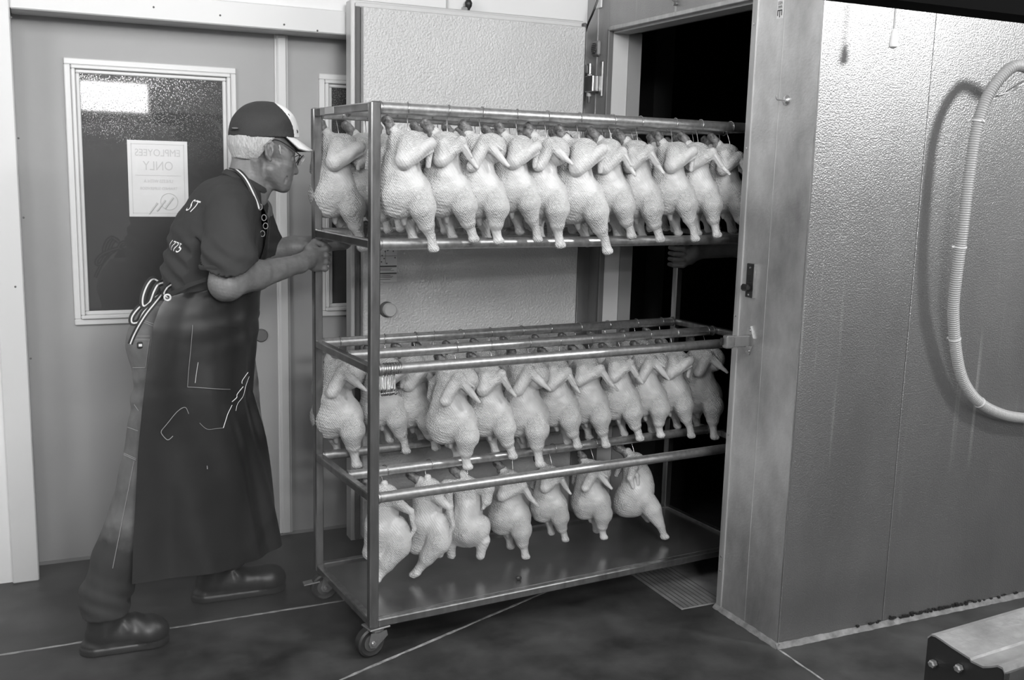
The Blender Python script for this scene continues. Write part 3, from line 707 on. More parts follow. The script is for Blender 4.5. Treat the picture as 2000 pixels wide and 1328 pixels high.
# ---------------------------------------------------------------- chickens
def skin_mat(name, g):
    m = bpy.data.materials.new(name); m.use_nodes = True; nt = m.node_tree; N, L = nt.nodes, nt.links; b = N['Principled BSDF']
    b.inputs['Roughness'].default_value = .42; b.inputs['Subsurface Weight'].default_value = .25
    b.inputs['Subsurface Radius'].default_value = (.006, .006, .006); b.inputs['Subsurface Scale'].default_value = 1
    tc = N.new('ShaderNodeTexCoord'); nz = N.new('ShaderNodeTexNoise'); nz.inputs['Scale'].default_value = 14; nz.inputs['Detail'].default_value = 7
    L.new(tc.outputs['Object'], nz.inputs[0]); r = N.new('ShaderNodeValToRGB')
    r.color_ramp.elements[0].position = .32; r.color_ramp.elements[1].position = .62
    r.color_ramp.elements[0].color = (g*.80,)*3+(1,); r.color_ramp.elements[1].color = (g,)*3+(1,)
    L.new(nz.outputs[0], r.inputs[0]); L.new(r.outputs[0], b.inputs['Base Color'])
    # goose bumps in rows, weaker in patches, and fine creases
    mp = N.new('ShaderNodeMapping'); L.new(tc.outputs['Object'], mp.inputs[0]); mp.inputs['Rotation'].default_value = (0, .5, 0)
    mp.inputs['Scale'].default_value = (1, 1, 1.35)
    vo = N.new('ShaderNodeTexVoronoi'); vo.inputs['Scale'].default_value = 185; vo.inputs['Randomness'].default_value = .3; L.new(mp.outputs[0], vo.inputs[0])
    n2 = N.new('ShaderNodeTexNoise'); n2.inputs['Scale'].default_value = 9; L.new(tc.outputs['Object'], n2.inputs[0])
    r2 = N.new('ShaderNodeMapRange'); r2.inputs[1].default_value = .38; r2.inputs[2].default_value = .6; L.new(n2.outputs[0], r2.inputs[0])
    mu = N.new('ShaderNodeMath'); mu.operation = 'MULTIPLY'; L.new(vo.outputs['Distance'], mu.inputs[0]); L.new(r2.outputs[0], mu.inputs[1])
    wv = N.new('ShaderNodeTexWave'); wv.inputs['Scale'].default_value = 38; wv.inputs['Distortion'].default_value = 5; wv.inputs['Detail'].default_value = 3; wv.inputs['Detail Scale'].default_value = .6; L.new(mp.outputs[0], wv.inputs[0])
    mw = N.new('ShaderNodeMath'); mw.operation = 'MULTIPLY'; mw.inputs[1].default_value = .07; L.new(wv.outputs[1], mw.inputs[0])
    ad = N.new('ShaderNodeMath'); L.new(mu.outputs[0], ad.inputs[0]); L.new(mw.outputs[0], ad.inputs[1])
    bp = N.new('ShaderNodeBump'); bp.inputs['Distance'].default_value = .006; bp.inputs['Strength'].default_value = 1; bp.invert = False
    L.new(ad.outputs[0], bp.inputs['Height']); L.new(bp.outputs[0], b.inputs['Normal'])
    return m
CHK = skin_mat('plucked_skin', .58)
NECK = mat('neck_stump', .13, .4, bump=(90, .9, 'noise', .004), var=(60, .9))
u_ = .0015
def U(x, y, z): return np.array([x, y, z], float)*u_
def chicken(kind, seed):
    B = Blob(U(-85, -64, -240), U(95, 62, 30), .0024)
    W = lambda *a: U(*a)
    rj = np.random.default_rng(seed); j = lambda s: float(rj.normal(0, s))
    lo = -8 if kind == 'E' else 0
    if kind in 'ABE':
        bj = j(3)
        B.rc(W(-8, 0, -30), W(-9, 0, -84), 29*u_, 35*u_, k=.012, sy=1.05)
        B.rc(W(-9, 0, -84), W(-6+bj, 0, -120), 35*u_, 39*u_, k=.012, sy=1.05)
        B.ell(W(-21, 0, -124), U(37, 42, 38), k=.016, rot=-.2)              # breast
        B.rc(W(-30, 0, -56), W(-38, 0, -118), 12*u_, 17*u_, k=.02)           # keel
        B.ell(W(17, 2, -120), U(33, 42, 44), k=.016, rot=.3)                # rump
        B.ell(W(-20, 0, -152), U(28, 28, 17), k=.012)
        B.rc(W(-8, 4, -160), W(-4, 6, -178), 9*u_, 5*u_, k=.006)            # tail nub
        B.ell(W(-33, -10, -162), U(7, 6, 5), k=.004, op='sub')
        B.rc(W(-20, 0, -22), W(-28, 0, -2), 18*u_, 12*u_, k=.012)
        kx = j(4); kz = j(4)                                                # near leg
        B.ell(W(26, -24, -138), U(26, 24, 34), k=.007, rot=.55)
        B.rc(W(26, -30, -150), W(32+kx*.5, -28, -176), 24*u_, 15.5*u_, k=.005)
        B.rc(W(31+kx*.5, -27, -176), W(37+kx, -25, -193+kz*.5), 15.5*u_, 8.8*u_, k=.004)
        B.rc(W(37+kx, -25, -193+kz*.5), W(41+kx, -24, -208+kz), 8.8*u_, 9.5*u_, k=.004)
        B.ell(W(42+kx, -25, -212+kz), U(11, 9, 9), k=.003); B.ell(W(49+kx, -27, -213+kz), U(5, 5, 6), k=.002); B.ell(W(40+kx, -19, -217+kz), U(6, 5, 5), k=.002)
        fx = j(6)                                                           # far leg
        B.ell(W(0, 26, -134), U(24, 20, 34), k=.008, rot=.4)
        B.rc(W(2+fx*.3, 28, -150), W(9+fx, 26, -178), 21*u_, 13*u_, k=.005); B.rc(W(9+fx, 26, -178), W(13+fx, 25, -193), 13*u_, 8.5*u_, k=.004)
        B.rc(W(13+fx, 25, -193), W(16+fx, 24, -208), 8.5*u_, 9.5*u_, k=.004); B.ell(W(18+fx, 23, -211), U(11, 9, 8), k=.003)
        B.rc(W(-24, 22, -24), W(-44, 32, -46), 14*u_, 11*u_, k=.006)         # far wing
        B.rc(W(-44, 32, -46), W(-50, 36, -78), 11*u_, 8*u_, k=.003); B.rc(W(-50, 36, -78), W(-44, 34, -98), 6*u_, 2.5*u_, k=.003)
    def ser(a, b, r, dn):                     # scalloped feather edge along a limb
        for t in np.linspace(.02, .98, 12):
            B.ell(a+(b-a)*t+dn*r*.84, U(3.0, 3.6, 3.0), k=.004)
    if kind == 'A':      # wing folded up in a V, tip hanging right
        B.ell(W(-6, -16, -24), U(29, 26, 25), k=.010)
        el = W(-24+j(3), -44, -56+j(4)); wr_ = W(21+j(3), -42, -22+j(4))
        B.rc(W(-14, -34, -28), el, 20*u_, 14*u_, k=.004)
        B.rc(el, wr_, 15*u_, 11.5*u_, k=.003); B.ell((el+wr_)/2+W(-9, 4, 9), U(24, 9, 13), k=.004, rot=.55)
        ser(el, wr_, 1, U(6, -2, -13))
        tx = j(5); m1 = wr_+W(15+tx*.5, 0, -30); m2 = wr_+W(30+tx, 0, -50)
        B.rc(wr_+W(0, 0, 0), m1, 9.5*u_, 6.5*u_, k=.003); B.rc(m1, m2, 6.5*u_, 3.4*u_, k=.002); B.rc(wr_+W(6, -6, -8), wr_+W(20, -7, -30), 4*u_, 2.2*u_, k=.002)
    if kind == 'B':      # wing spread in an inverted V
        B.ell(W(18, -14, -30), U(30, 28, 30), k=.010)
        ap = W(6+j(3), -40, -18); el = W(-20+j(4), -46, -60+j(3)); tp_ = W(50+j(5), -48, -60+j(6))
        B.rc(ap, el, 14*u_, 12*u_, k=.003); B.ell((ap+el)/2+W(3, 2, 2), U(13, 9, 28), k=.004, rot=-.5)
        ser(ap, el, 1, U(9, -2, -8))
        B.rc(ap, ap*.35+tp_*.65, 12*u_, 7*u_, k=.004); B.rc(ap*.35+tp_*.65, tp_, 7*u_, 3.4*u_, k=.002)
        B.rc(ap+W(12, -6, -2), ap+W(32, -7, -16), 5*u_, 2.5*u_, k=.002)
    if kind == 'E':      # clenched wing, tip hanging straight down
        B.ell(W(6, -16, -26), U(30, 26, 26), k=.010)
        el = W(-10, -44, -56); wr_ = W(38, -42, -24)
        B.rc(W(-2, -34, -28), el, 21*u_, 17*u_, k=.004)
        B.rc(el, wr_, 18*u_, 12*u_, k=.003); B.ell((el+wr_)/2+W(-10, 4, 10), U(27, 10, 15), k=.004, rot=.5)
        ser(el, wr_, 1, U(7, -2, -15))
        B.rc(wr_+W(0, 6, 0), wr_+W(-2, 10, -42), 9*u_, 4.5*u_, k=.003)
    if kind == 'C':      # seen from the front, both wings out
        B.rc(W(0, 0, -30), W(0, 0, -80), 30*u_, 33*u_, k=.01); B.rc(W(0, 0, -80), W(0, 2, -120), 33*u_, 40*u_, k=.01)
        B.ell(W(0, -6, -116), U(46, 40, 36), k=.015); B.rc(W(0, -28, -60), W(0, -36, -120), 9*u_, 15*u_, k=.02)
        B.ell(W(-3, -16, -152), U(9, 10, 6), k=.004, op='sub')
        B.rc(W(-3, 0, -16), W(-12, 0, 4), 15*u_, 11*u_, k=.01)
        for s_ in (-1, 1):
            B.ell(W(30*s_, -6, -118), U(22, 24, 34), k=.010, rot=-.3*s_)
            B.rc(W(36*s_, -8, -140), W(33*s_, -6, -168), 17*u_, 10*u_, k=.006); B.rc(W(33*s_, -6, -168), W(32*s_, -6, -176), 10*u_, 10*u_, k=.004)
            B.rc(W(16*s_, -6, -22), W(44*s_, -14, -20), 17*u_, 16*u_, k=.008)
        B.rc(W(44, -14, -20), W(44, -20, -48), 15*u_, 11*u_, k=.004); B.rc(W(44, -20, -48), W(36, -24, -64), 9*u_, 3*u_, k=.003)
        B.rc(W(-44, -14, -20), W(-36, -30, -58), 12*u_, 9*u_, k=.004); B.rc(W(-36, -30, -58), W(-50, -32, -110), 7*u_, 2*u_, k=.003)
    if kind == 'D':      # back view, one leg swung out to the left
        B.rc(W(0, 0, -24), W(-6, 0, -90), 33*u_, 36*u_, k=.01); B.rc(W(-6, 0, -90), W(-20, 0, -140), 38*u_, 26*u_, k=.012)
        B.ell(W(-24, 0, -150), U(24, 22, 18), k=.012)
        B.rc(W(-14, 0, -14), W(-20, 0, 4), 14*u_, 9*u_, k=.01)
        B.ell(W(28, -22, -108), U(28, 24, 46), k=.010, rot=.1)
        B.rc(W(26, -26, -130), W(2, -28, -166), 27*u_, 17*u_, k=.012); B.rc(W(2, -28, -166), W(-14, -28, -190), 17*u_, 9.5*u_, k=.008); B.rc(W(-14, -28, -190), W(-20, -28, -200), 9.5*u_, 9*u_, k=.004)
        B.rc(W(-20, -28, -200), W(-27, -27, -206), 10*u_, 9*u_, k=.003); B.ell(W(-32, -30, -206), U(6, 5, 6), k=.003)
        B.ell(W(36, 22, -112), U(22, 20, 36), k=.008); B.rc(W(38, 24, -130), W(26, 26, -168), 18*u_, 9*u_, k=.005); B.rc(W(26, 26, -168), W(24, 26, -176), 9*u_, 9*u_, k=.003)
        B.ell(W(12, -14, -20), U(26, 20, 20), k=.008)
        B.rc(W(20, -28, -24), W(52, -34, -46), 13*u_, 8*u_, k=.004); B.rc(W(52, -34, -46), W(60, -36, -86), 7*u_, 5*u_, k=.003); B.rc(W(60, -36, -86), W(48, -36, -116), 5*u_, 2*u_, k=.002)
        B.rc(W(0, -6, -12), W(-2, -4, 12), 8*u_, 8*u_, k=.004)
    if kind == 'F':      # profile, wing pinned small, loose skin, leg kicked out right
        B.rc(W(0, 0, -26), W(4, 0, -90), 28*u_, 38*u_, k=.01, sy=1.05); B.rc(W(4, 0, -90), W(-6, 0, -122), 38*u_, 40*u_, k=.012)
        B.ell(W(-22, 0, -118), U(30, 36, 44), k=.016, rot=-.3); B.ell(W(22, 6, -84), U(26, 34, 56), k=.012, rot=.1)
        B.rc(W(-10, 0, -14), W(-18, 0, 4), 15*u_, 10*u_, k=.01)
        B.ell(W(34, -20, -120), U(25, 22, 40), k=.009, rot=.6); B.rc(W(44, -24, -136), W(66, -22, -178), 23*u_, 10*u_, k=.006)
        B.rc(W(66, -22, -178), W(72, -21, -196), 9*u_, 8.5*u_, k=.004); B.ell(W(74, -22, -202), U(11, 9, 9), k=.004); B.ell(W(81, -24, -202), U(5, 5, 5), k=.003)
        B.rc(W(16, 26, -140), W(34, 24, -176), 18*u_, 9*u_, k=.005)
        B.rc(W(-2, -28, -26), W(-10, -36, -52), 12*u_, 9*u_, k=.005); B.rc(W(-10, -36, -52), W(-4, -38, -72), 8*u_, 5*u_, k=.004); B.rc(W(6, -34, -44), W(8, -36, -66), 6*u_, 3*u_, k=.003)
        B.rc(W(-30, 20, -30), W(-46, 24, -64), 9*u_, 6*u_, k=.005)
    sd = seed*3
    B.disp(lambda X, Y, Z: .0009*fbm(X, Y, Z, 60, sd)+.0005*fbm(X, Y, Z, 160, sd+1)
           + .0006*np.sin((Z*1.0+X*.35)*620+4*np.sin(X*30+sd))*np.clip((-.0-X-.0)/.03, 0, 1)*np.clip((-Z-.09)/.04, 0, 1))
    o = B.build('chicken', CHK)
    # neck: a dark ragged stump
    NB = Blob(U(-70, -26, -12), U(20, 26, 62), .0026)
    bx = -30 if kind in 'ABE' else (-12 if kind == 'C' else -18)
    b0 = U(bx, 0, -4); b1 = b0+U(-7+j(3), 0, 10); b2 = b1+U(-9+j(4), 0, 8)
    NB.rc(b0-U(-6, 0, 10), b0, 12*u_, 11*u_, k=.004); NB.rc(b0, b1, 10.5*u_, 9.5*u_, k=.005); NB.rc(b1, b2, 9.5*u_, 10.5*u_, k=.004)
    NB.ell(b2+U(-2, -4, 6), U(7, 6, 7), k=.004); NB.ell(b2+U(-6, 5, 3), U(6, 5, 8), k=.004)
    NB.rc(b2+U(2, 0, 8), b2+U(-3, 0, -6), 3.5*u_, k=.003, op='sub')
    NB.disp(lambda X, Y, Z: .0010*fbm(X, Y, Z, 210, sd+5)+.0008*fbm(X, Y, Z, 90, sd+6))
    nk = NB.build('neck', NECK)
    return o.data, nk.data, o, nk
VAR = {}
for key, kind, seed in (('A', 'A', 1), ('A2', 'A', 12), ('A3', 'A', 25), ('B', 'B', 3), ('B2', 'B', 14), ('C', 'C', 4), ('D', 'D', 5), ('E', 'E', 6), ('F', 'F', 8)):
    a, b_, o1, o2 = chicken(kind, seed); VAR[key] = (a, b_); bpy.data.objects.remove(o1); bpy.data.objects.remove(o2)

ORD = ['first', 'second', 'third', 'fourth', 'fifth', 'sixth', 'seventh', 'eighth', 'ninth', 'tenth', 'eleventh', 'twelfth', 'thirteenth']
DESC = {'A': 'wing in a V', 'B': 'wing pointing down', 'C': 'breast forward', 'D': 'back turned', 'E': 'wing closed', 'F': 'leg kicked right'}
def hang(items, z, dep, rowname, rowgroup):
    items = sorted(items, key=lambda q: q[0])
    for i, it in enumerate(items):
        px, var, rz, sc_, tilt = it[:5]; drop = it[5] if len(it) > 5 else 0.
        p = rail_pos(px, z, dep)
        h = bpy.data.objects.new('meat_hook', hook_me); COL.objects.link(h)
        ha = random.uniform(-.35, .35)
        h.location = p; h.rotation_euler = (0, random.uniform(-.06, .12), RZ+ha)
        tag(h, f'{ORD[i]} wire hook from the left on {rowname}', 'hook', f'hooks on {rowgroup}')
        dn = HD+.012
        o = bpy.data.objects.new('chicken', VAR[var][0]); COL.objects.link(o)
        # hook hangs off the far side of the rail by a few mm; keep the flesh under it
        q = p+np.array([0, 0, -dn+.012-drop])
        base = -math.atan2(p[0], p[1])
        o.location = q; o.rotation_euler = (random.uniform(-.05, .05), tilt, base+rz); o.scale = (sc_,)*3
        tag(o, f'{ORD[i]} chicken from the left on {rowname}, {DESC[var[0]]}', 'chicken', f'plucked chickens on {rowgroup}')
        n = bpy.data.objects.new('neck', VAR[var][1]); COL.objects.link(n); n.parent = o; n['label'] = 'dark cut neck stump'
R0 = math.radians
hang([(797, 'E', R0(6), 1.0, 0), (876, 'A', R0(8), .98, -.03), (941, 'B', R0(4), 1.0, -.02), (1010, 'E', R0(8), .93, 0), (1069, 'B2', R0(2), 1.0, .02), (1132, 'E', R0(8), 1.06, -.06), (1196, 'A2', R0(6), .97, -.02),
      (1250, 'A', R0(2), 1.0, -.04), (1318, 'E', R0(8), .95, -.03), (1368, 'A3', R0(8), .95, -.03), (1427, 'A2', R0(8), .93, 0)], ZR[0], 0, 'the front top rail', 'the front top rail')
hang([(771, 'A2', R0(12), .95, 0), (842, 'B', R0(8), .95, 0), (912, 'A', R0(4), .97, 0), (985, 'A3', R0(8), .95, 0), (1050, 'B2', R0(12), .95, 0), (1118, 'A', R0(4), .97, 0), (1182, 'E', R0(4), .95, 0),
      (1239, 'A2', R0(10), .95, 0), (1300, 'B', R0(4), .95, 0), (1358, 'A', R0(4), .95, 0), (1410, 'A3', R0(4), .95, 0)], ZR[0], .25, 'the middle top rail', 'the middle top rail')
hang([(664, 'E', R0(2), 1.10, .03), (716, 'A2', R0(6), 1.0, 0), (862, 'B', R0(4), .95, 0), (930, 'A3', R0(4), .95, 0), (1000, 'A', R0(4), .95, 0), (1070, 'B2', R0(4), .95, 0), (1140, 'A2', R0(4), .95, 0),
      (1205, 'A', R0(4), .95, 0), (1270, 'B', R0(4), .95, 0), (1335, 'A3', R0(4), .95, 0)], ZR[0], .5, 'the back top rail', 'the back top rail')
hang([(891, 'B', R0(2), 1.06, .02), (960, 'A', R0(4), 1.00, -.03), (1034, 'B2', R0(-6), 1.08, .02), (1094, 'A2', R0(0), 0.98, -.02), (1153, 'A3', R0(2), 1.00, -.02), (1214, 'A', R0(4), 0.98, -.04),
      (1268, 'B', R0(4), 0.98, -.03), (1318, 'E', R0(4), 0.97, -.02), (1380, 'B2', R0(4), 1.04, .03)], ZR[2], .25, 'the second-tier middle rail', 'the second tier middle rail')
hang([(664, 'B2', R0(0), 1.10, .02), (752, 'E', R0(6), 1.00, 0), (812, 'A2', R0(6), 1.06, 0), (848, 'A', R0(-20), 1.02, 0), (900, 'B', R0(4), 0.95, 0), (958, 'A3', R0(4), 0.95, 0), (1018, 'A', R0(4), 0.95, 0),
      (1075, 'B2', R0(4), 0.95, 0), (1130, 'A2', R0(4), 0.95, 0), (1187, 'A', R0(4), 0.95, 0), (1243, 'B', R0(4), 0.95, 0), (1292, 'A3', R0(4), 0.95, 0)], ZR[2], .5, 'the second-tier back rail', 'the second tier back rail')
hang([(752, 'D', R0(10), .99, 0), (838, 'D', R0(-8), 1.0, 0), (914, 'C', R0(-4), 1.04, 0), (1004, 'A3', R0(0), .94, .03), (1080, 'A', R0(6), .84, .02), (1160, 'B', R0(2), .90, -.02), (1242, 'F', R0(0), 1.02, -.03)],
     ZR[3], .25, 'the lowest rail', 'the lowest rail')
# bunch of empty hooks
for i in range(12):
    p = rail_pos(749+2.7*i, ZR[2], 0)
    h = bpy.data.objects.new('meat_hook', hook_me); COL.objects.link(h); h.location = p
    h.rotation_euler = (random.uniform(-.04, .06), .10+.012*i, RZ+random.uniform(-.12, .12))
    tag(h, f'{ORD[i]} empty wire hook from the near post in the bunch', 'hook', 'empty hooks bunched by the near post')
# scrap on the tray
q = PZ(1012, 1133, .112)
sb = Blob(q-np.array([.03, .03, .01]), q+np.array([.03, .03, .035]), .0015)
sb.ell(q+[0, 0, .008], (.009, .008, .008), k=.004).ell(q+[.007, .002, .006], (.006, .007, .006), k=.004).cut(q+[0, 0, .0165], (0.2, 0, 1)).cut(q+[0, 0, 0.0002], (0, 0, -1))
tag(sb.build('meat_scrap', mat('meat_scrap', .025, .3)), 'small dark scrap lying on the rack tray', 'scrap')
# a twist of string / fat thread under one bird
for (x, y, z, dx_) in ((912, 1075, .25, 0), ):
    pass

# ================================================================ foreground table
tb = thing('work_table', 'stainless steel work table corner with two bolts in the foreground', 'table')
zt_ = .80; A = PZ(1817, 1236, zt_); 
ea = PZ(2000, 1183, zt_)-A; ea /= np.linalg.norm(ea); eb = PZ(1960, 1303, zt_)-A; eb = eb-ea*(eb@ea)*1.0; eb /= np.linalg.norm(eb)
def TT(a, b, z): p = A+ea*a+eb*b; return (p[0], p[1], zt_+z)
Lb = np.linalg.norm(PZ(1960, 1303, zt_)-A)
def top_fn(u, v):
    a = u*.9; b = v*Lb; z = -.030*math.sin(min(1, v/.16)*math.pi/2+math.pi/2) if v < .16 else 0
    z = -.022*(1-min(1, v/.10))**2*0-.006*(1-math.cos(max(0, v-.2)/.8*math.pi))*.5
    return np.array(TT(a, b, z))
prof = [(-.004, -.020), (-.004, -.008), (.002, -.001), (.010, 0), (.020, -.0015), (.040, -.005), (.07, -.009), (Lb-.05, -.012), (Lb-.03, -.012), (Lb-.018, -.006), (Lb-.008, 0), (Lb, 0), (Lb+.004, -.006), (Lb+.004, -.03)]
v = []; f = []
for a in (0, .9):
    for b, z in prof: v.append(TT(a, b, z))
    for b, z in prof[::-1]: v.append(TT(a, b, z-.003))
n_ = len(prof)*2
for i in range(n_): f.append((i, (i+1) % n_, n_+(i+1) % n_, n_+i))
f += [tuple(range(n_))[::-1], tuple(range(n_, 2*n_))]
wet = mat('wet_steel', .34, .52, .85, bump=(55, .5, 'noise', .004), var=(9, .3))
MB().add(v, f).build('table_top', wet, tb)
v = [TT(.001, b, z-.002) for b, z in prof]+[TT(.001, Lb+.004, -.16), TT(.001, -.004, -.16)]
v2 = [TT(.012, b, z-.004) for b, z in prof]+[TT(.012, Lb+.004, -.16), TT(.012, -.004, -.16)]
n_ = len(v); MB().add(v+v2, [tuple(range(n_)), tuple(range(n_, 2*n_))[::-1]]+[(i, n_+i, n_+(i+1) % n_, (i+1) % n_) for i in range(n_)]).build('end_panel', BLKPL, tb)
nb = -ea
for b, z in ((.012, -.044), (.056, -.031)):
    T = Vector(nb).to_track_quat('Z', 'Y').to_matrix().to_4x4(); T.translation = Vector(TT(0, b, z))
    MB().lathe([(.0062, 0), (.0062, .007), (.004, .009)], T, 6).build('bolt', BRIGHT, tb)
for a, b in ((.03, .02), (.03, Lb-.02), (.86, .02), (.86, Lb-.02)):
    p = TT(a, b, 0); MB().box((p[0]-.012, p[1]-.012, 0), (p[0]+.012, p[1]+.012, zt_-.02), .003).build('leg', STEEL, tb)

# ================================================================ THE MAN
def skinm(name, g):
    return mat(name, g, .48, bump=(160, .35, 'noise', .0012), var=(28, .18), sss=.12)
SKIN = skinm('skin', .16)
HAIR = mat('grey_hair', .42, .55, bump=(60, .9, 'noise', .003, (6, 6, .8)), var=(90, .4, (6, 6, .6)))
SHIRTM = mat('shirt_cotton', .028, .85, bump=(22, .25, 'noise', .006), var=(5, .12))
JEANS = mat('denim', .12, .85, bump=(300, .3, 'noise', .0008), var=(7, .35))
APRONM = mat('rubber_apron', .015, .34, bump=(5, .25, 'noise', .02), var=(4, .3))
BOOTM = mat('rubber_boot', .016, .42)
MESHM = mat('cap_mesh', .028, .7, bump=(450, .8, 'voronoi', .0008))
CAPW = mat('cap_front', .75, .6)
CAPUND = mat('cap_underside', .10, .8)
RIBB = mat('ribbon_black', .025, .6); RIBW = mat('ribbon_white', .65, .6)
man = thing('person', 'man in mesh-back cap, glasses, dark T-shirt and long rubber apron pushing the rack', 'person', (.40, 3.3, 0))
def place(o):                              # parts are modelled in world space; keep them there under the empty
    o.parent = man; o.matrix_parent_inverse = Matrix.Translation((-.40, -3.3, 0)); return o
Y0 = 3.3
def S(px, py, y=Y0): return PY(px, py, y)
pw = .00172                                # metres per pixel in the man's plane
# ---- skin: head, neck, arms, hands as one surface
B = Blob((.33, 2.98, 1.0), (1.02, 3.66, 1.70), .0027)
B.ell(S(512, 264), (.096, .077, .088), k=.01)                      # skull
B.ell(S(548, 300), (.042, .060, .050), k=.02)
B.ell(S(550, 330), (.036, .050, .052), k=.02, rot=.1)
B.rc(S(527, 334), S(547, 358), .046, .027, k=.02, sy=1.25)         # jaw
B.rc(S(528, 330, Y0-.05), S(552, 366, Y0-.018), .014, .013, k=.015); B.rc(S(528, 330, Y0+.05), S(552, 366, Y0+.018), .014, .013, k=.015)
B.ell(S(556, 366), (.016, .020, .015), k=.012)                     # chin
B.rc(S(568, 294, Y0-.032), S(568, 294, Y0+.032), .012, k=.012)     # brow
B.rc(S(566, 300), S(575, 331), .009, .011, k=.008); B.ell(S(577, 336), (.0095, .010, .009), k=.006)
for s_ in (-1, 1):
    B.ell(S(570, 339, Y0+.012*s_), (.009, .007, .007), k=.004)     # nostril wing
    B.ell(S(557, 322, Y0+.036*s_), (.020, .016, .017), k=.014)     # cheek
    B.ell(S(570, 311, Y0+.030*s_), (.012, .014, .010), k=.010, op='sub')
B.rc(S(566, 349, Y0-.018), S(566, 349, Y0+.018), .0085, k=.006); B.rc(S(563, 358, Y0-.016), S(563, 358, Y0+.016), .008, k=.006)
B.rc(S(573, 354, Y0-.022), S(573, 354, Y0+.022), .0028, k=.003, op='sub')
B.rc(S(560, 341, Y0-.040), S(556, 357, Y0-.040), .0022, k=.004, op='sub')
for s_ in (-1, 1): B.ell(S(567.5, 311, Y0+.029*s_), (.0115, .0115, .0115), k=.002)
B.rc(S(562, 306, Y0-.040), S(573, 306, Y0-.024), .0028, k=.003); B.rc(S(562, 316, Y0-.041), S(571, 317, Y0-.026), .0028, k=.004)
# ears
for s_ in (-1, 1):
    ye = Y0+.078*s_; e0 = S(526, 293, Y0-.078); e0 = np.array([e0[0], ye, e0[2]])
    B.ell(e0, (.014, .007, .029), k=.004, rot=-.12)
    B.rc(e0+[.004, .003*s_, .028], e0+[-.013, .008*s_, .012], .0042, k=.003); B.rc(e0+[-.013, .008*s_, .012], e0+[-.010, .007*s_, -.014], .0042, k=.003); B.rc(e0+[-.010, .007*s_, -.014], e0+[.002, .003*s_, -.030], .0040, .0055, k=.003)
    B.rc(e0+[.004, .003*s_, .028], e0+[.013, .001*s_, .016], .0042, k=.003)
    B.ell(e0+[.003, .006*s_, -.002], (.006, .006, .010), k=.004, op='sub'); B.ell(e0+[-.003, .007*s_, .012], (.005, .004, .009), k=.004, op='sub')
    B.rc(e0+[.010, .004*s_, .002], e0+[.009, .004*s_, -.008], .0038, k=.003)
# neck
B.rc(S(492, 318), S(478, 372), .050, .058, k=.02, sy=1.0); B.rc(S(525, 350), S(505, 384), .022, .030, k=.02)
B.rc(S(500, 315, Y0-.052), S(512, 392, Y0-.02), .012, .012, k=.012)
B.rc(S(474, 318), S(470, 350), .034, .040, k=.015)
# torso core inside the shirt ties head and arms together
B.rc(S(470, 385), S(430, 440), .06, .085, k=.03, sy=1.2); B.rc(S(452, 405, 3.17), S(452, 402, 3.43), .050, k=.03)
# near arm
sh = S(450, 412, 3.13); el = S(443, 553, 3.07); wrn = S(585, 515, 3.235)
B.rc(sh, el, .062, .050, k=.02); B.ell(el+np.array([-.004, .0, -.006]), (.044, .042, .042), k=.02)
mid = el*.62+wrn*.38
B.rc(el, mid, .047, .044, k=.015); B.rc(mid, wrn, .044, .0275, k=.015, sy=1.0)
B.rc(el+np.array([.01, -.01, .03]), mid+np.array([0, -.005, .012]), .030, .026, k=.02)
B.rc(el*.25+wrn*.75+[0, -.01, .018], wrn+[0, -.01, .012], .006, .004, k=.012)
# near hand closed round the post
PB = N0+ey*DEP                                     # back-left post axis
pbx, pby = PB[0], PB[1]
hb = S(606, 504, 3.285); kn = S(632, 506, 3.292)
B.rc(wrn, hb, .028, .032, k=.015); B.ell((hb+kn)/2+[-.006, .003, 0], (.030, .019, .043), k=.012, rot=.05)
for i in range(4):
    zz = kn[2]+.032-.0215*i; bk_ = [0, .001, .003, .009][i]; r1 = [.0098, .0100, .0095, .0085][i]
    a0 = np.array([pbx+.018-bk_*.4, pby-.040, zz]); a1 = np.array([pbx+.036-bk_, pby-.012, zz-.002]); a2 = np.array([pbx+.028-bk_, pby+.026, zz-.003]); a3 = np.array([pbx-.004, pby+.030, zz-.004])
    B.rc(np.array([hb[0], hb[1]+.004, hb[2]*.4+zz*.6]), a0, .011, r1*1.1, k=.005)
    B.ell(a0+[0, -.002, .001], (.0115, .0105, .0105), k=.003)
    B.rc(a0, a1, r1*1.08, r1, k=.0015); B.rc(a1, a2, r1, r1*.93, k=.0015); B.rc(a2, a3, r1*.93, r1*.8, k=.0015)
th0 = hb+[-.005, .004, .028]; th1 = np.array([pbx-.012, pby-.020, hb[2]+.047]); th2 = np.array([pbx+.012, pby-.028, hb[2]+.043]); th3 = np.array([pbx+.034, pby-.024, hb[2]+.028])
B.rc(th0, th1, .016, .013, k=.008); B.rc(th1, th2, .0125, .0115, k=.005); B.rc(th2, th3, .0115, .0105, k=.004)
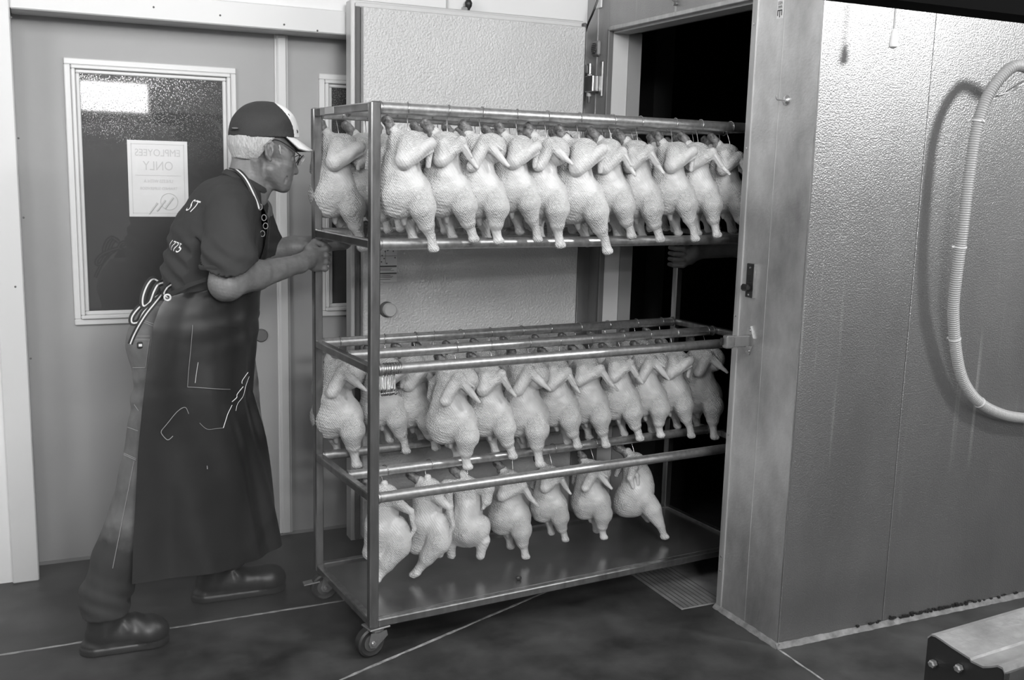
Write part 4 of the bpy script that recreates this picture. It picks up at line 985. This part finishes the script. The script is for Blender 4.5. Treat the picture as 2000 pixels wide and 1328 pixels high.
# far arm, its hand on the back rail
fs = S(500, 412, 3.46); fe = S(512, 492, 3.52); fw_ = S(672, 471, 3.44)
B.rc(fs, fe, .054, .045, k=.02); fm = fe*.6+fw_*.4; B.rc(fe, fm, .043, .038, k=.015); B.rc(fm, fw_, .038, .025, k=.015)
rp1 = rail_pos(700, ZR[1], .5)
hc = fw_*.35+rp1*.65+np.array([0, 0, .018]); B.rc(fw_, hc, .026, .027, k=.012)
for i in range(4):
    t = (i-1.5)*.020; c0 = rp1+ex*t; a0 = c0+[0, .012, .028]; a1 = c0+[0, -.020, .022]; a2 = c0+[0, -.026, -.010]; a3 = c0+[0, -.006, -.026]
    B.rc(hc, a0, .016, .011, k=.006); B.rc(a0, a1, .0108, .0102, k=.003); B.rc(a1, a2, .0102, .0095, k=.003); B.rc(a2, a3, .0095, .008, k=.003)
B.rc(hc+[-.01, 0, 0], rp1-ex*.045+[0, .01, .012], .014, .011, k=.005); B.rc(rp1-ex*.045+[0, .01, .012], rp1-ex*.040+[0, -.018, -.008], .011, .009, k=.004)
B.disp(lambda X, Y, Z: .0010*fbm(X, Y, Z, 60, 2)*np.clip((1.30-Z)/.04, 0, 1)+.0005*fbm(X, Y, Z, 90, 2)+.00045*fbm(X, Y, Z, 240, 3))
body = place(B.build('body', SKIN))
# eyes
for s_ in (-1, 1):
    c = S(568, 311, Y0+.029*s_); T = Matrix.Translation(c)
    o = MB().lathe([(.0002, -.0108), (.006, -.009), (.0102, -.0035), (.0108, 0), (.0102, .0035), (.006, .009), (.0002, .0108)], T@Matrix.Rotation(1.9, 4, 'Y'), 16).build('eye', mat('eye_white', .5, .2), None, True); place(o)
    q = MB().lathe([(.0052, .0094), (.0046, .0104), (.001, .0110)], T@Matrix.Rotation(1.75, 4, 'Y'), 14).build('iris', BLKPL, None, True); place(q)
# hair
B = Blob((.46, 3.17, 1.40), (.75, 3.43, 1.70), .0022)
B.ell(S(509, 270), (.102, .083, .092), k=.01); B.rc(S(473, 284), S(474, 303), .034, .030, k=.02, sy=1.7)
zc = S(505, 266)[2]; B.cut((0, 0, zc), (0, 0, 1))
a = S(536, 270, 3.22); b_ = S(503, 314, 3.22); nrm = np.array([(a-b_)[2], 0, -(a-b_)[0]]); B.cut(b_, nrm)
B.cut(S(470, 309, 3.25), (-.12, 0, -1))
B.disp(lambda X, Y, Z: .0009*np.sin((X+Z*.35)*900+5*np.sin(Z*40+Y*30)+Y*500)*.6+.0012*fbm(X, Y, Z*.35, 130, 9))
hair = place(B.build('hair', HAIR))
# sideburn and temple hair
B = Blob((.60, 3.20, 1.40), (.70, 3.25, 1.56), .0016)
B.rc(S(545, 284, 3.236), S(549, 299, 3.240), .0035, .0045, k=.003); B.rc(S(549, 299, 3.240), S(552, 312, 3.246), .0045, .002, k=.003)
B.disp(lambda X, Y, Z: .0012*np.sin((X+Z*.4)*1500)+.001*fbm(X, Y, Z*.4, 300, 4)); place(B.build('sideburn', HAIR))
# cap
B = Blob((.46, 3.17, 1.46), (.80, 3.43, 1.72), .0024)
cc = S(512, 264); B.ell(cc, (.103, .086, .104), k=.01); B.ell(S(535, 262), (.078, .080, .092), k=.02)
B.cut(S(510, 268.5), (.03, 0, -1))
tc_ = S(510, 202); B.ell(tc_+[0, 0, -.001], (.006, .006, .004), k=.002)
sa = S(536, 205); sb_ = S(566, 268)
def cap_m(x, y, z):
    t = (sa[2]-z)/(sa[2]-sb_[2]); xs_ = sa[0]+(sb_[0]-sa[0])*np.clip(t, -1, 1.2)**1+.012*np.sin(np.clip(t, 0, 1)*math.pi)
    return (x > xs_).astype(int)
B.disp(lambda X, Y, Z: .0006*fbm(X, Y, Z, 80, 21)-.0008*np.exp(-((Y-Y0)/.003)**2)*0)
cap = place(B.build('cap', [MESHM, CAPW], None, cap_m))
bf = S(566, 262); tipb = S(609, 293); fdir = (tipb-bf); Lb_ = np.linalg.norm(fdir); fdir /= Lb_; ndir = np.array([-fdir[2], 0, fdir[0]])
def brim(u, v):
    s_ = (u*2-1); w_ = .079*s_; ext = Lb_*math.sqrt(max(0, 1-(abs(s_)*.93)**2.4)); base = -.050*s_*s_
    return bf+np.array([0, w_, 0])+fdir*(base+v*(ext-base))-ndir*(.030*s_*s_*(.6+.4*v))
place(grid_mesh('brim', brim, 26, 10, CAPW, None, .0035)); place(grid_mesh('brim_lining', lambda u, v: brim(u, v)-ndir*.0048, 26, 10, CAPUND, None, -.0008))
# strap at the back of the cap and printed marks on its front
place(MB().tube(smoothpath([S(459, 250, 3.24), S(455, 256, 3.30), S(459, 250, 3.36)], 6), .010, 8, flat=.2).build('cap_strap', mat('cap_strap', .12, .6), None, True))
for (x0, y0_, x1, y1_) in ((563, 223, 571, 243), (575, 252, 577, 258), (579, 254, 581, 260), (566, 266, 571, 271), (570, 272, 575, 274)):
    p0 = S(x0-3, y0_, 3.27); p1_ = S(x1-3, y1_, 3.27); place(MB().tube([p0+[0, -.02, 0], (p0+p1_)/2+[.002, -.02, 0], p1_+[0, -.02, 0]], .0022, 6).build('cap_print', INK, None, True))
# glasses
gm = BLKPL
k = MB(); k.tube(smoothpath([S(530, 276, 3.217), S(537, 273, 3.216), S(550, 277, 3.218), S(570, 290, 3.224), S(588, 305, 3.234)], 5), .0018, 8)
k.tube([p+np.array([0, 2*(Y0-p[1]), 0]) for p in smoothpath([S(545, 276, 3.218), S(570, 290, 3.224), S(588, 305, 3.234)], 4)], .0018, 8)
gx = np.array([.0, 1, 0]); gz = (S(591, 303)-S(579, 324)); gz /= np.linalg.norm(gz)
for s_ in (-1, 1):
    c = S(583, 313, Y0)+np.array([0, .031*s_, 0])
    k.tube([c+gx*.024*math.cos(a)*s_+gz*.0175*math.sin(a)+np.array([-.009*abs(math.cos(a))*(1 if math.cos(a) > 0 else 0), 0, 0]) for a in np.linspace(0, 2*math.pi, 25)[:-1]], .0013, 6, closed=True)
c = S(585, 314); k.tube([c+np.array([0, -.010, .004]), c+np.array([.003, 0, .008]), c+np.array([0, .010, .004])], .0014, 6)
gl = place(k.build('glasses', gm, None, True))
lm = bpy.data.materials.new('lens'); lm.use_nodes = True; b = lm.node_tree.nodes['Principled BSDF']; b.inputs['Base Color'].default_value = (.6, .6, .6, 1); b.inputs['Roughness'].default_value = .05; b.inputs['Alpha'].default_value = .35
for s_ in (-1, 1):
    c = S(585, 314, Y0)+np.array([-.001, .033*s_, 0]); ring = [c+gx*.0235*math.cos(a)+gz*.017*math.sin(a) for a in np.linspace(0, 2*math.pi, 25)[:-1]]
    nn_ = np.cross(gx, gz)*.0008
    place(MB().add([tuple(q-nn_) for q in ring]+[tuple(q+nn_) for q in ring], [tuple(range(24)), tuple(range(24, 48))[::-1]]+[(i, 24+i, 24+(i+1) % 24, (i+1) % 24) for i in range(24)]).build('lens', lm))
# ---- shirt
B = Blob((.20, 2.95, .84), (.82, 3.66, 1.50), .0042)
B.rc(S(410, 600), S(412, 540), .150, .145, k=.02, sy=1.22); B.rc(S(412, 540), S(425, 470), .145, .136, k=.02, sy=1.28)
B.rc(S(425, 470), S(438, 415), .136, .108, k=.03, sy=1.35); B.rc(S(455, 404, 3.17), S(458, 400, 3.43), .060, .058, k=.05)
B.rc(S(440, 400), S(474, 372), .075, .060, k=.03, sy=1.1); B.rc(S(474, 372), S(482, 352), .058, .056, k=.02, sy=1.0)
B.rc(S(452, 412, 3.135), S(447, 505, 3.075), .070, .080, k=.03); B.rc(S(447, 500, 3.075), S(446, 560, 3.07), .079, .079, k=.01)
B.rc(S(495, 412, 3.46), S(520, 482, 3.52), .058, .056, k=.03); B.rc(S(520, 478, 3.52), S(532, 520, 3.53), .056, .056, k=.01)
B.F = B.F
def fold(X, Y, Z):
    back = np.clip((S(420, 500)[0]-X)/.1, 0, 1); low = np.clip((S(330, 430)[2]-Z)/.08, 0, 1)*np.clip((Z-.93)/.05, 0, 1)
    f1 = np.sin((Z*1.0+(X-.4)*.55-(Y-3.3)*.25)*118+1.6*np.sin(Y*14+X*9))
    return .0045*f1*low*(.35+.65*back)+.0022*fbm(X, Y, Z, 26, 31)+.0008*fbm(X, Y, Z, 70, 32)
B.disp(fold)
# hems of the two sleeves and the neck opening
sl, X, Y, Z = B.sub((.2, 2.95, .84), (.82, 3.185, 1.5))
p0 = S(398, 519, 3.05); p1_ = S(495, 503, 3.05); t = p1_-p0; nrm = np.array([t[2], 0.10, -t[0]]); nrm /= np.linalg.norm(nrm)
dd = (X-p0[0])*nrm[0]+(Y-p0[1])*nrm[1]+(Z-p0[2])*nrm[2]
xlim = S(0, 0)[0]
armx = np.maximum(dd if nrm[2] < 0 else dd, 3.05-9+0*X)  # side below the hem
B.F[sl] = np.where((Y < 3.158+0*X+0*Z) & (X > .30+0*Y+0*Z), np.maximum(B.F[sl], armx.astype(np.float32)), B.F[sl])
sl, X, Y, Z = B.sub((.60, 3.44, .84), (.82, 3.66, 1.5)); a_ = S(520, 482, 3.52)-S(495, 412, 3.46); a_ /= np.linalg.norm(a_); e_ = S(524, 486, 3.52)
B.F[sl] = np.maximum(B.F[sl], ((X-e_[0])*a_[0]+(Y-e_[1])*a_[1]+(Z-e_[2])*a_[2]).astype(np.float32))
B.cut(S(476, 352), S(482, 345)-S(472, 385)); B.cut((0, 0, .88), (0, 0, -1))
shirt = place(B.build('shirt', SHIRTM))
hc_ = S(447, 513, 3.08); ht = t/np.linalg.norm(t)
place(MB().tube([hc_+ht*.0815*math.cos(a)+np.array([-.02, -1, 0])*.0805*math.sin(a) for a in np.linspace(0, 2*math.pi, 41)[:-1]], .0055, 8, closed=True, flat=1.5).build('sleeve_hem', SHIRTM, None, True))
# ---- collar, hem piping
rg = []
ck = S(479, 356)
for a in np.linspace(0, 2*math.pi, 33)[:-1]: rg.append(ck+np.array([.060*math.cos(a), .060*math.sin(a), -.030*math.cos(a)]))
place(MB().tube(rg, .008, 8, closed=True, flat=1.6).build('collar', SHIRTM, None, True))
dg_ = bpy.context.evaluated_depsgraph_get()
def bvh(o): me = o.data; return BVHTree.FromPolygons([v.co[:] for v in me.vertices], [p.vertices[:] for p in me.polygons])
sbv = bvh(shirt)
def decal(name, s, size, cpos, xdir, updir, m, sx=1.):
    me = text_mesh(s, size, 'RIGHT'); bm_ = Vector(xdir).normalized(); up_ = Vector(updir).normalized(); nr = bm_.cross(up_)
    import bmesh
    bb = bmesh.new(); bb.from_mesh(me); bmesh.ops.triangulate(bb, faces=bb.faces[:]); bmesh.ops.subdivide_edges(bb, edges=[e for e in bb.edges if e.calc_length() > .008], cuts=3); bmesh.ops.triangulate(bb, faces=bb.faces[:])
    for v_ in bb.verts:
        p = Vector(cpos)+bm_*v_.co.x*sx+up_*v_.co.y; h_ = sbv.ray_cast(p+nr*.15, -nr)
        v_.co = h_[0]+nr*.0015 if h_[0] else p
    bb.to_mesh(me); bb.free(); return place(link(name, me, m))
# lettering across the back, read from behind; only its end shows
bd_ = S(372, 385)-S(330, 520); bd_ /= np.linalg.norm(bd_)
LETM = mat('shirt_print', .72, .7)
decal('lettering', 'ST', .058, S(366, 412, 3.205), (0, -1, 0), bd_, LETM, .8)
decal('lettering', '1775', .044, S(341, 492, 3.19), (0, -1, 0), bd_, LETM, .75)
# ---- jeans
B = Blob((.02, 3.02, .07), (.72, 3.62, 1.06), .005)
B.rc(S(350, 600, 3.24), S(345, 660, 3.235), .105, .112, k=.03); B.rc(S(400, 600, 3.30), S(400, 620, 3.34), .12, .12, k=.05)
B.rc(S(318, 668, 3.22), S(330, 720, 3.21), .108, .100, k=.03); B.rc(S(330, 720, 3.21), S(313, 850, 3.195), .096, .092, k=.02)
B.rc(S(318, 840, 3.185), S(292, 940, 3.18), .098, .090, k=.015); B.rc(S(292, 940, 3.18), S(232, 1090, 3.18), .088, .074, k=.02); B.rc(S(232, 1090, 3.18), S(207, 1165, 3.18), .074, .072, k=.02)
B.rc(S(206, 1160, 3.18), S(206, 1188, 3.18), .074, .072, k=.004)
B.rc(S(420, 640, 3.40), S(462, 850, 3.43), .12, .090, k=.03); B.rc(S(462, 850, 3.43), S(440, 1085, 3.45), .088, .072, k=.02)
B.disp(lambda X, Y, Z: .0035*fbm(X, Y, Z*1.6, 24, 41)+.0012*fbm(X, Y, Z, 60, 42)+.0022*np.sin(Z*120+X*60+Y*30)*np.clip((.26-Z)/.1, 0, 1)+.004*np.sin(Z*90-X*60)*np.exp(-((Z-.78)/.05)**2)*np.clip((.36-X)/.1, 0, 1))
B.cut((0, 0, .115), (0, 0, -1))
jeans = place(B.build('jeans', JEANS))
nt = JEANS.node_tree; N, L = nt.nodes, nt.links; b = N['Principled BSDF']; src = b.inputs['Base Color'].links[0].from_socket   # soaked hems
tc = N.new('ShaderNodeTexCoord'); sx = N.new('ShaderNodeSeparateXYZ'); L.new(tc.outputs['Object'], sx.inputs[0]); nz = N.new('ShaderNodeTexNoise'); nz.inputs['Scale'].default_value = 11; nz.inputs['Detail'].default_value = 4; L.new(tc.outputs['Object'], nz.inputs[0])
ad = N.new('ShaderNodeMath'); ad.operation = 'MULTIPLY_ADD'; L.new(nz.outputs[0], ad.inputs[0]); ad.inputs[1].default_value = -.22; L.new(sx.outputs[2], ad.inputs[2])
mr = N.new('ShaderNodeMapRange'); mr.inputs[1].default_value = .23; mr.inputs[2].default_value = .31; L.new(ad.outputs[0], mr.inputs[0])
mx = N.new('ShaderNodeMix'); mx.data_type = 'RGBA'; L.new(mr.outputs[0], mx.inputs[0]); mx.inputs[6].default_value = (.028, .028, .028, 1); L.new(src, mx.inputs[7]); L.new(mx.outputs[2], b.inputs['Base Color']); jbv = bvh(jeans)
def on_jeans(px, py): # point on the near face of the jeans at a pixel
    d = Vector(RC.T@np.array([(px-1000)/FPX, (py-664)/FPX, 1.])).normalized(); h_ = jbv.ray_cast(Vector(O0), d)
    return (h_[0]-d*.0015) if h_[0] else None
STI = mat('stitching', .26, .7)
for ln in (((270, 622), (303, 634)), ((272, 626), (302, 638)), ((263, 657), (293, 657)), ((263, 664), (293, 664)), ((252, 718), (284, 718)), ((292, 662), (285, 716)), ((262, 790), (271, 803)), ((243, 832), (270, 842)), ((242, 885), (266, 896)), ((242, 888), (266, 899)), ((262, 900), (220, 1110))):
    (a, b1), (c1, d1_) = ln; pp = [on_jeans(a+(c1-a)*t, b1+(d1_-b1)*t) for t in np.linspace(0, 1, 10)]; pp = [q for q in pp if q is not None]
    if len(pp) > 2: place(MB().tube(pp, .0011, 5).build('stitching', STI, None, True))
q = on_jeans(274, 674)
if q: place(MB().box((q[0]-.009, q[1]-.003, q[2]-.010), (q[0]+.009, q[1]+.004, q[2]+.010), .003).build('pocket_badge', RIBB)); place(MB().box((q[0]-.005, q[1]-.0035, q[2]-.004), (q[0]+.005, q[1]-.002, q[2]+.004), .001).build('pocket_badge', LETM))
# ---- boots
def boot(name, hx_, tx_, y, ank):
    L_ = tx_-hx_; B = Blob((hx_-.04, y-.1, -.01), (tx_+.04, y+.1, .30), .0035)
    B.rc((hx_+.045, y, .045), (hx_+.105, y, .050), .045, .046, k=.015, sy=.9); B.rc((hx_+.105, y, .050), (tx_-.055, y-.005, .045), .047, .050, k=.015, sy=.98); B.ell((tx_-.058, y-.004, .046), (.060, .054, .046), k=.012)
    B.rc((hx_+.055, y, .07), ank, .050, .058, k=.015); B.ell((hx_+.12, y, .07), (.055, .040, .040), k=.02)
    B.rc((hx_+.03, y, .012), (tx_-.05, y, .012), .046, .052, k=.006); B.cut((0, 0, .0015), (0, 0, -1)); B.cut((0, 0, ank[2]), (0, 0, 1))
    B.disp(lambda X, Y, Z: .0012*fbm(X, Y, Z, 45, 51)-.0022*np.exp(-((Z-.026)/.0022)**2)*(-1)+.003*np.sin(X*130+Z*60)*np.exp(-((X-hx_-.13)/.03)**2)*np.clip((Z-.06)/.03, 0, 1))
    return place(B.build(name, BOOTM))
bh = PZ(160, 1225, .03); boot('boot', .078, .318, 3.175, (.155, 3.178, .17))
boot('boot', PY(382, 1150, 3.45)[0], PY(556, 1130, 3.45)[0], 3.45, (PY(440, 1080, 3.45)[0]-.01, 3.45, .19))
# ---- apron
ne = [PY(a, b2, 3.085) for a, b2 in ((330, 574), (312, 600), (300, 631), (292, 683), (284, 728), (276, 795), (268, 880), (264, 960), (259, 1054), (256, 1136))]
fe_ = [S(a, b2) for a, b2 in ((508, 395), (524, 430), (520, 480), (510, 530), (504, 579), (501, 631), (497, 671), (492, 715), (487, 759), (509, 847), (521, 920), (530, 977), (539, 1046))]
neZ = np.array([q[2] for q in ne])[::-1]; neX = np.array([q[0] for q in ne])[::-1]; feZ = np.array([q[2] for q in fe_])[::-1]; feX = np.array([q[0] for q in fe_])[::-1]
upZ = np.array([S(400, 400)[2], S(400, 480)[2], S(400, 540)[2], S(400, 574)[2]])[::-1]; upX = np.array([S(440, 400)[0], S(400, 480)[0], S(360, 540)[0], ne[0][0]])[::-1]
zw = ne[0][2]; zhem = .5*(ne[-1][2]+fe_[-1][2])
ztops = [S(505, 398)[2], S(505, 400)[2], S(500, 420)[2], S(470, 500)[2], S(400, 545, 3.1)[2], S(365, 560, 3.1)[2], zw]
def ztop(u): return float(np.interp(abs(u), [0, .22, .34, .50, .72, .86, 1.0], ztops))
def ap_at(u, z, off=0.):                    # u: -1 far edge, 0 front, 1 near edge
    th = u*math.pi/2; c_, s_ = math.cos(th), math.sin(th)
    xe = float(np.interp(z, neZ, neX)) if z < zw else float(np.interp(z, upZ, upX))
    if u < 0: xe += .13*min(1, -u*1.3)
    xf = float(np.interp(z, feZ, feX)); ry = float(np.interp(z, [.2, .5, .8, 1.0, 1.2, 1.35], [.245, .240, .236, .222, .195, .14]))
    rx = xf-xe; pwr = .62
    x = xe+rx*abs(c_)**pwr; y = Y0-(1 if s_ >= 0 else -1)*ry*abs(s_)**.8
    fo = .010*math.sin(u*9+z*3.)*np.clip((1.0-z)/.4, 0, 1)+.006*math.sin(u*21-z*9)*np.clip((1.05-z)/.3, 0, 1)
    fo += .0025*math.sin(z*85+u*7)*math.exp(-((z-.99)/.06)**2)*min(1, max(0, 2.5*(1-abs(u))))
    n = np.array([abs(c_)**.8+.02, -s_, 0]); n /= np.linalg.norm(n)
    return np.array([x, y, z])+n*(fo+off-.004)*(1 if abs(u) < .97 else .3)
def apf(u, v):
    uu = u*2-1; zt__ = ztop(uu); return ap_at(uu, zt__+(zhem-zt__)*v)
place(grid_mesh('apron', apf, 81, 70, APRONM, None, .0025))
def find_uz(px, py):
    best = (1e9, 0, 0)
    for u in np.linspace(0, 1, 60):
        for z in np.linspace(zhem, zw+.05, 90):
            p = ap_at(u, z); c = RC@(p-O0); e = (1000+FPX*c[0]/c[2]-px)**2+(664+FPX*c[1]/c[2]-py)**2
            if e < best[0]: best = (e, u, z)
    return best[1], best[2]
ua, za = find_uz(376, 632); ub, zb = find_uz(462, 641); uc, zc2 = find_uz(364, 757); ud, zd = find_uz(446, 757)
def pk(u, v): # u across, v down
    uu = (ua*(1-v)+uc*v)*(1-u)+(ub*(1-v)+ud*v)*u; z = (za*(1-v)+zc2*v)*(1-u)+(zb*(1-v)+zd*v)*u; return ap_at(uu, z, .0055)
place(grid_mesh('apron_pocket', pk, 16, 16, APRONM, None, .002))
edge = [pk(0, t) for t in np.linspace(0, 1, 12)]+[pk(t, 1) for t in np.linspace(0, 1, 12)]
place(MB().tube([q+np.array([0, -.0025, 0]) for q in edge], .0009, 5).build('pocket_seam', mat('seam', .22, .4), None, True))
def seam(pts_px, r, m, name):
    pp = [];
    for a, b2 in pts_px: u, z = find_uz(a, b2); pp.append(ap_at(u, z, .0055)+np.array([0, -.001, 0]))
    place(MB().tube(smoothpath(pp, 5), r, 5).build(name, m, None, True))
seam([(311, 842), (325, 822), (345, 805), (362, 795), (368, 806)], .0009, STI, 'wet_streak'); seam([(311, 842), (318, 848), (323, 856), (332, 851)], .0011, STI, 'wet_streak')
seam([(404, 908), (400, 918)], .0014, STI, 'wet_streak'); seam([(480, 725), (472, 743), (470, 748)], .0010, LETM, 'wet_streak'); seam([(470, 752), (461, 770), (460, 776), (452, 786)], .0012, LETM, 'wet_streak'); seam([(451, 792), (441, 808), (440, 815), (432, 832)], .0010, LETM, 'wet_streak'); seam([(483, 735), (477, 756), (470, 772), (462, 786), (457, 801)], .0007, LETM, 'wet_streak'); seam([(432, 832), (420, 838), (400, 836), (385, 826)], .0006, STI, 'wet_streak'); seam([(388, 705), (384, 725), (380, 745)], .0006, LETM, 'wet_streak')
# ---- ribbons
def ribbon(name, pts_, width, side, m1=RIBB, m2=RIBW):
    width *= 1.4
    pts_ = smoothpath(pts_, 7); P = np.array(pts_); t = np.gradient(P, axis=0); t /= np.linalg.norm(t, axis=1, keepdims=True)
    sd = np.cross(t, np.array(side, float)); ln = np.linalg.norm(sd, axis=1, keepdims=True); sd = sd/np.maximum(ln, 1e-6); nm = np.cross(sd, t)
    def mk(nm_, w0, h, m, par=None):
        v = []; f = []
        for i in range(len(P)):
            for a, b2 in ((-1, -1), (1, -1), (1, 1), (-1, 1)): v.append(P[i]+sd[i]*w0*a/2+nm[i]*h*b2)
        for i in range(len(P)-1):
            for k_ in range(4): f.append((i*4+k_, i*4+(k_+1) % 4, i*4+4+(k_+1) % 4, i*4+4+k_))
        f += [(3, 2, 1, 0), tuple(len(v)-4+q for q in range(4))]
        return MB().add(v, f).build(nm_, m)
    a = place(mk(name, width, .0007, m1)); b2 = place(mk(name+'_stripe', width*.26, .0009, m2)); return a
yr = 3.10
def SR(*l): return [PY(a, b2, y) for a, b2, y in l]
vd = (0.35, -1, 0)
ribbon('apron_tie', SR((316, 555, 3.14), (300, 545, 3.12), (288, 556, 3.10), (279, 580, 3.09), (280, 597, 3.09), (292, 590, 3.09), (300, 570, 3.09), (308, 556, 3.10), (318, 552, 3.13)), .013, vd)
ribbon('apron_tie', SR((312, 575, 3.13), (290, 588, 3.10), (272, 600, 3.09), (258, 618, 3.08), (258, 630, 3.08), (270, 628, 3.08), (280, 610, 3.08), (295, 596, 3.09), (318, 575, 3.12)), .012, vd)
ribbon('apron_tie', SR((318, 572, 3.12), (302, 592, 3.09), (286, 612, 3.08), (272, 634, 3.07), (261, 655, 3.07), (254, 672, 3.07)), .011, vd)
ribbon('apron_tie', SR((334, 556, 3.13), (326, 562, 3.11), (320, 574, 3.11), (328, 582, 3.09)), .011, vd)
place(MB().tube([PY(327, 581, 3.085)+np.array([.0085*math.cos(a), -.001, .0085*math.sin(a)]) for a in np.linspace(0, 6.283, 21)[:-1]], .0028, 8, closed=True).build('grommet', LIGHTPL, None, True))
ribbon('neck_strap', SR((452, 330, 3.30), (461, 331, 3.255), (474, 342, 3.225), (484, 356, 3.205), (494, 376, 3.195), (502, 395, 3.19), (506, 408, 3.185)), .013, (0.2, -1, .3))
for (a, b2) in ((507, 404), (515, 425), (518, 441), (512, 456)):
    c = PY(a, b2, 3.20); place(MB().tube([c+np.array([.007*math.cos(t), -.004, .009*math.sin(t)]) for t in np.linspace(0, 6.283, 17)[:-1]], .0018, 6, closed=True).build('strap_ring', BRIGHT, None, True))
ribbon('apron_string', SR((330, 576, 3.09), (350, 566, 3.085), (372, 556, 3.085), (395, 548, 3.09), (412, 543, 3.10)), .008, vd, RIBB, RIBB)

# ================================================================ second person inside the cooler
p2_ = thing('person', 'person inside the dark cooler, bare forearm and fist gripping the far post', 'person', (2.95, 3.25, 0))
def place2(o): o.parent = p2_; o.matrix_parent_inverse = Matrix.Translation((-2.95, -3.25, 0)); return o
P3 = N0+ex*LEN+ey*DEP; px3, py3 = P3[0], P3[1]
hz = PY(1325, 500, py3)[2]
B = Blob((2.2, 2.95, 1.05), (3.2, 3.6, 1.75), .0038)
wr3 = PY(1362, 492, py3-.06); fa3 = PY(1450, 482, py3-.12); el3 = np.array([2.86, 3.16, hz-.02]); sh3 = np.array([3.02, 3.10, 1.36])
B.rc(np.array([px3+.03, py3-.03, hz+.0]), wr3, .034, .027, k=.02); B.rc(wr3, fa3, .028, .040, k=.015); B.rc(fa3, el3, .042, .045, k=.02); B.rc(el3, sh3, .048, .058, k=.02)
for i in range(4):
    zz = hz+.033-.0225*i
    a0 = np.array([px3-.002, py3-.040, zz]); a1 = np.array([px3-.034, py3-.022, zz]); a2 = np.array([px3-.026, py3+.022, zz]); a3 = np.array([px3+.006, py3+.028, zz])
    B.rc(np.array([px3+.03, py3-.034, hz*.5+zz*.5]), a0, .013, .0105, k=.004); B.rc(a0, a1, .0102, .0096, k=.001); B.rc(a1, a2, .0096, .009, k=.001); B.rc(a2, a3, .009, .008, k=.001)
B.rc(np.array([px3+.03, py3-.03, hz+.03]), np.array([px3+.01, py3+.02, hz+.045]), .014, .011, k=.006); B.rc(np.array([px3+.01, py3+.02, hz+.045]), np.array([px3-.015, py3+.010, hz+.050]), .011, .009, k=.003)
B.rc((3.05, 3.25, 1.34), (3.05, 3.30, 1.30), .10, .12, k=.03); B.rc((3.05, 3.29, 1.40), (3.03, 3.29, 1.55), .055, .05, k=.02); B.ell((3.0, 3.29, 1.62), (.095, .075, .11), k=.02); B.ell((2.905, 3.29, 1.60), (.014, .012, .016), k=.01)
place2(B.build('body', SKIN))
B = Blob((2.7, 2.85, .0), (3.4, 3.75, 1.5), .009)
B.rc((3.08, 3.29, .95), (3.06, 3.29, 1.30), .13, .13, k=.03, sy=1.4); B.rc((3.05, 3.10, 1.37), (3.05, 3.48, 1.37), .07, k=.03); B.rc(sh3, sh3*.55+el3*.45, .075, .072, k=.02); B.rc((3.05, 3.48, 1.37), (3.0, 3.52, 1.15), .07, .06, k=.02)
B.cut((0, 0, .9), (0, 0, -1)); place2(B.build('shirt', SHIRTM))
B = Blob((2.7, 2.9, .03), (3.45, 3.7, 1.0), .009); B.rc((3.08, 3.29, .86), (3.08, 3.30, .90), .12, k=.03, sy=1.4)
for y in (3.2, 3.39): B.rc((3.08, y, .84), (3.05, y, .5), .09, .07, k=.03); B.rc((3.05, y, .5), (3.12, y, .1), .07, .055, k=.02)
place2(B.build('trousers', JEANS))
for y in (3.2, 3.39):
    B = Blob((2.9, y-.08, -.01), (3.25, y+.08, .16), .006); B.rc((3.14, y, .045), (2.98, y, .038), .045, .04, k=.01); B.rc((3.13, y, .06), (3.12, y, .12), .048, k=.01); B.cut((0, 0, .002), (0, 0, -1)); place2(B.build('boot', BOOTM))

# ================================================================ cold haze rolling out of the cooler along the floor
hz_m = bpy.data.materials.new('haze'); hz_m.use_nodes = True; nt = hz_m.node_tree; N, L = nt.nodes, nt.links
for n_ in list(N): N.remove(n_)
out = N.new('ShaderNodeOutputMaterial'); vs_ = N.new('ShaderNodeVolumePrincipled'); vs_.inputs['Anisotropy'].default_value = .2; vs_.inputs['Color'].default_value = (.9, .9, .9, 1)
tc = N.new('ShaderNodeTexCoord'); sx = N.new('ShaderNodeSeparateXYZ'); L.new(tc.outputs['Object'], sx.inputs[0])
mr = N.new('ShaderNodeMapRange'); mr.inputs[1].default_value = .62; mr.inputs[2].default_value = .05; mr.inputs[3].default_value = 0; mr.inputs[4].default_value = .50; L.new(sx.outputs[2], mr.inputs[0])
nz = N.new('ShaderNodeTexNoise'); nz.inputs['Scale'].default_value = 2.2; L.new(tc.outputs['Object'], nz.inputs[0])
r_ = N.new('ShaderNodeMapRange'); r_.inputs[1].default_value = .3; r_.inputs[2].default_value = .65; r_.inputs[3].default_value = .35; r_.inputs[4].default_value = 1.3; L.new(nz.outputs[0], r_.inputs[0])
mu = N.new('ShaderNodeMath'); mu.operation = 'MULTIPLY'; L.new(mr.outputs[0], mu.inputs[0]); L.new(r_.outputs[0], mu.inputs[1]); L.new(mu.outputs[0], vs_.inputs['Density']); L.new(vs_.outputs[0], out.inputs['Volume'])
hz_o = boxo('haze', (-.5, 2.95, .002), (2.07, 3.68, .64), hz_m); hz_o['kind'] = 'stuff'; tag(hz_o, 'thin cold haze lying over the floor behind the rack and boots', 'haze')
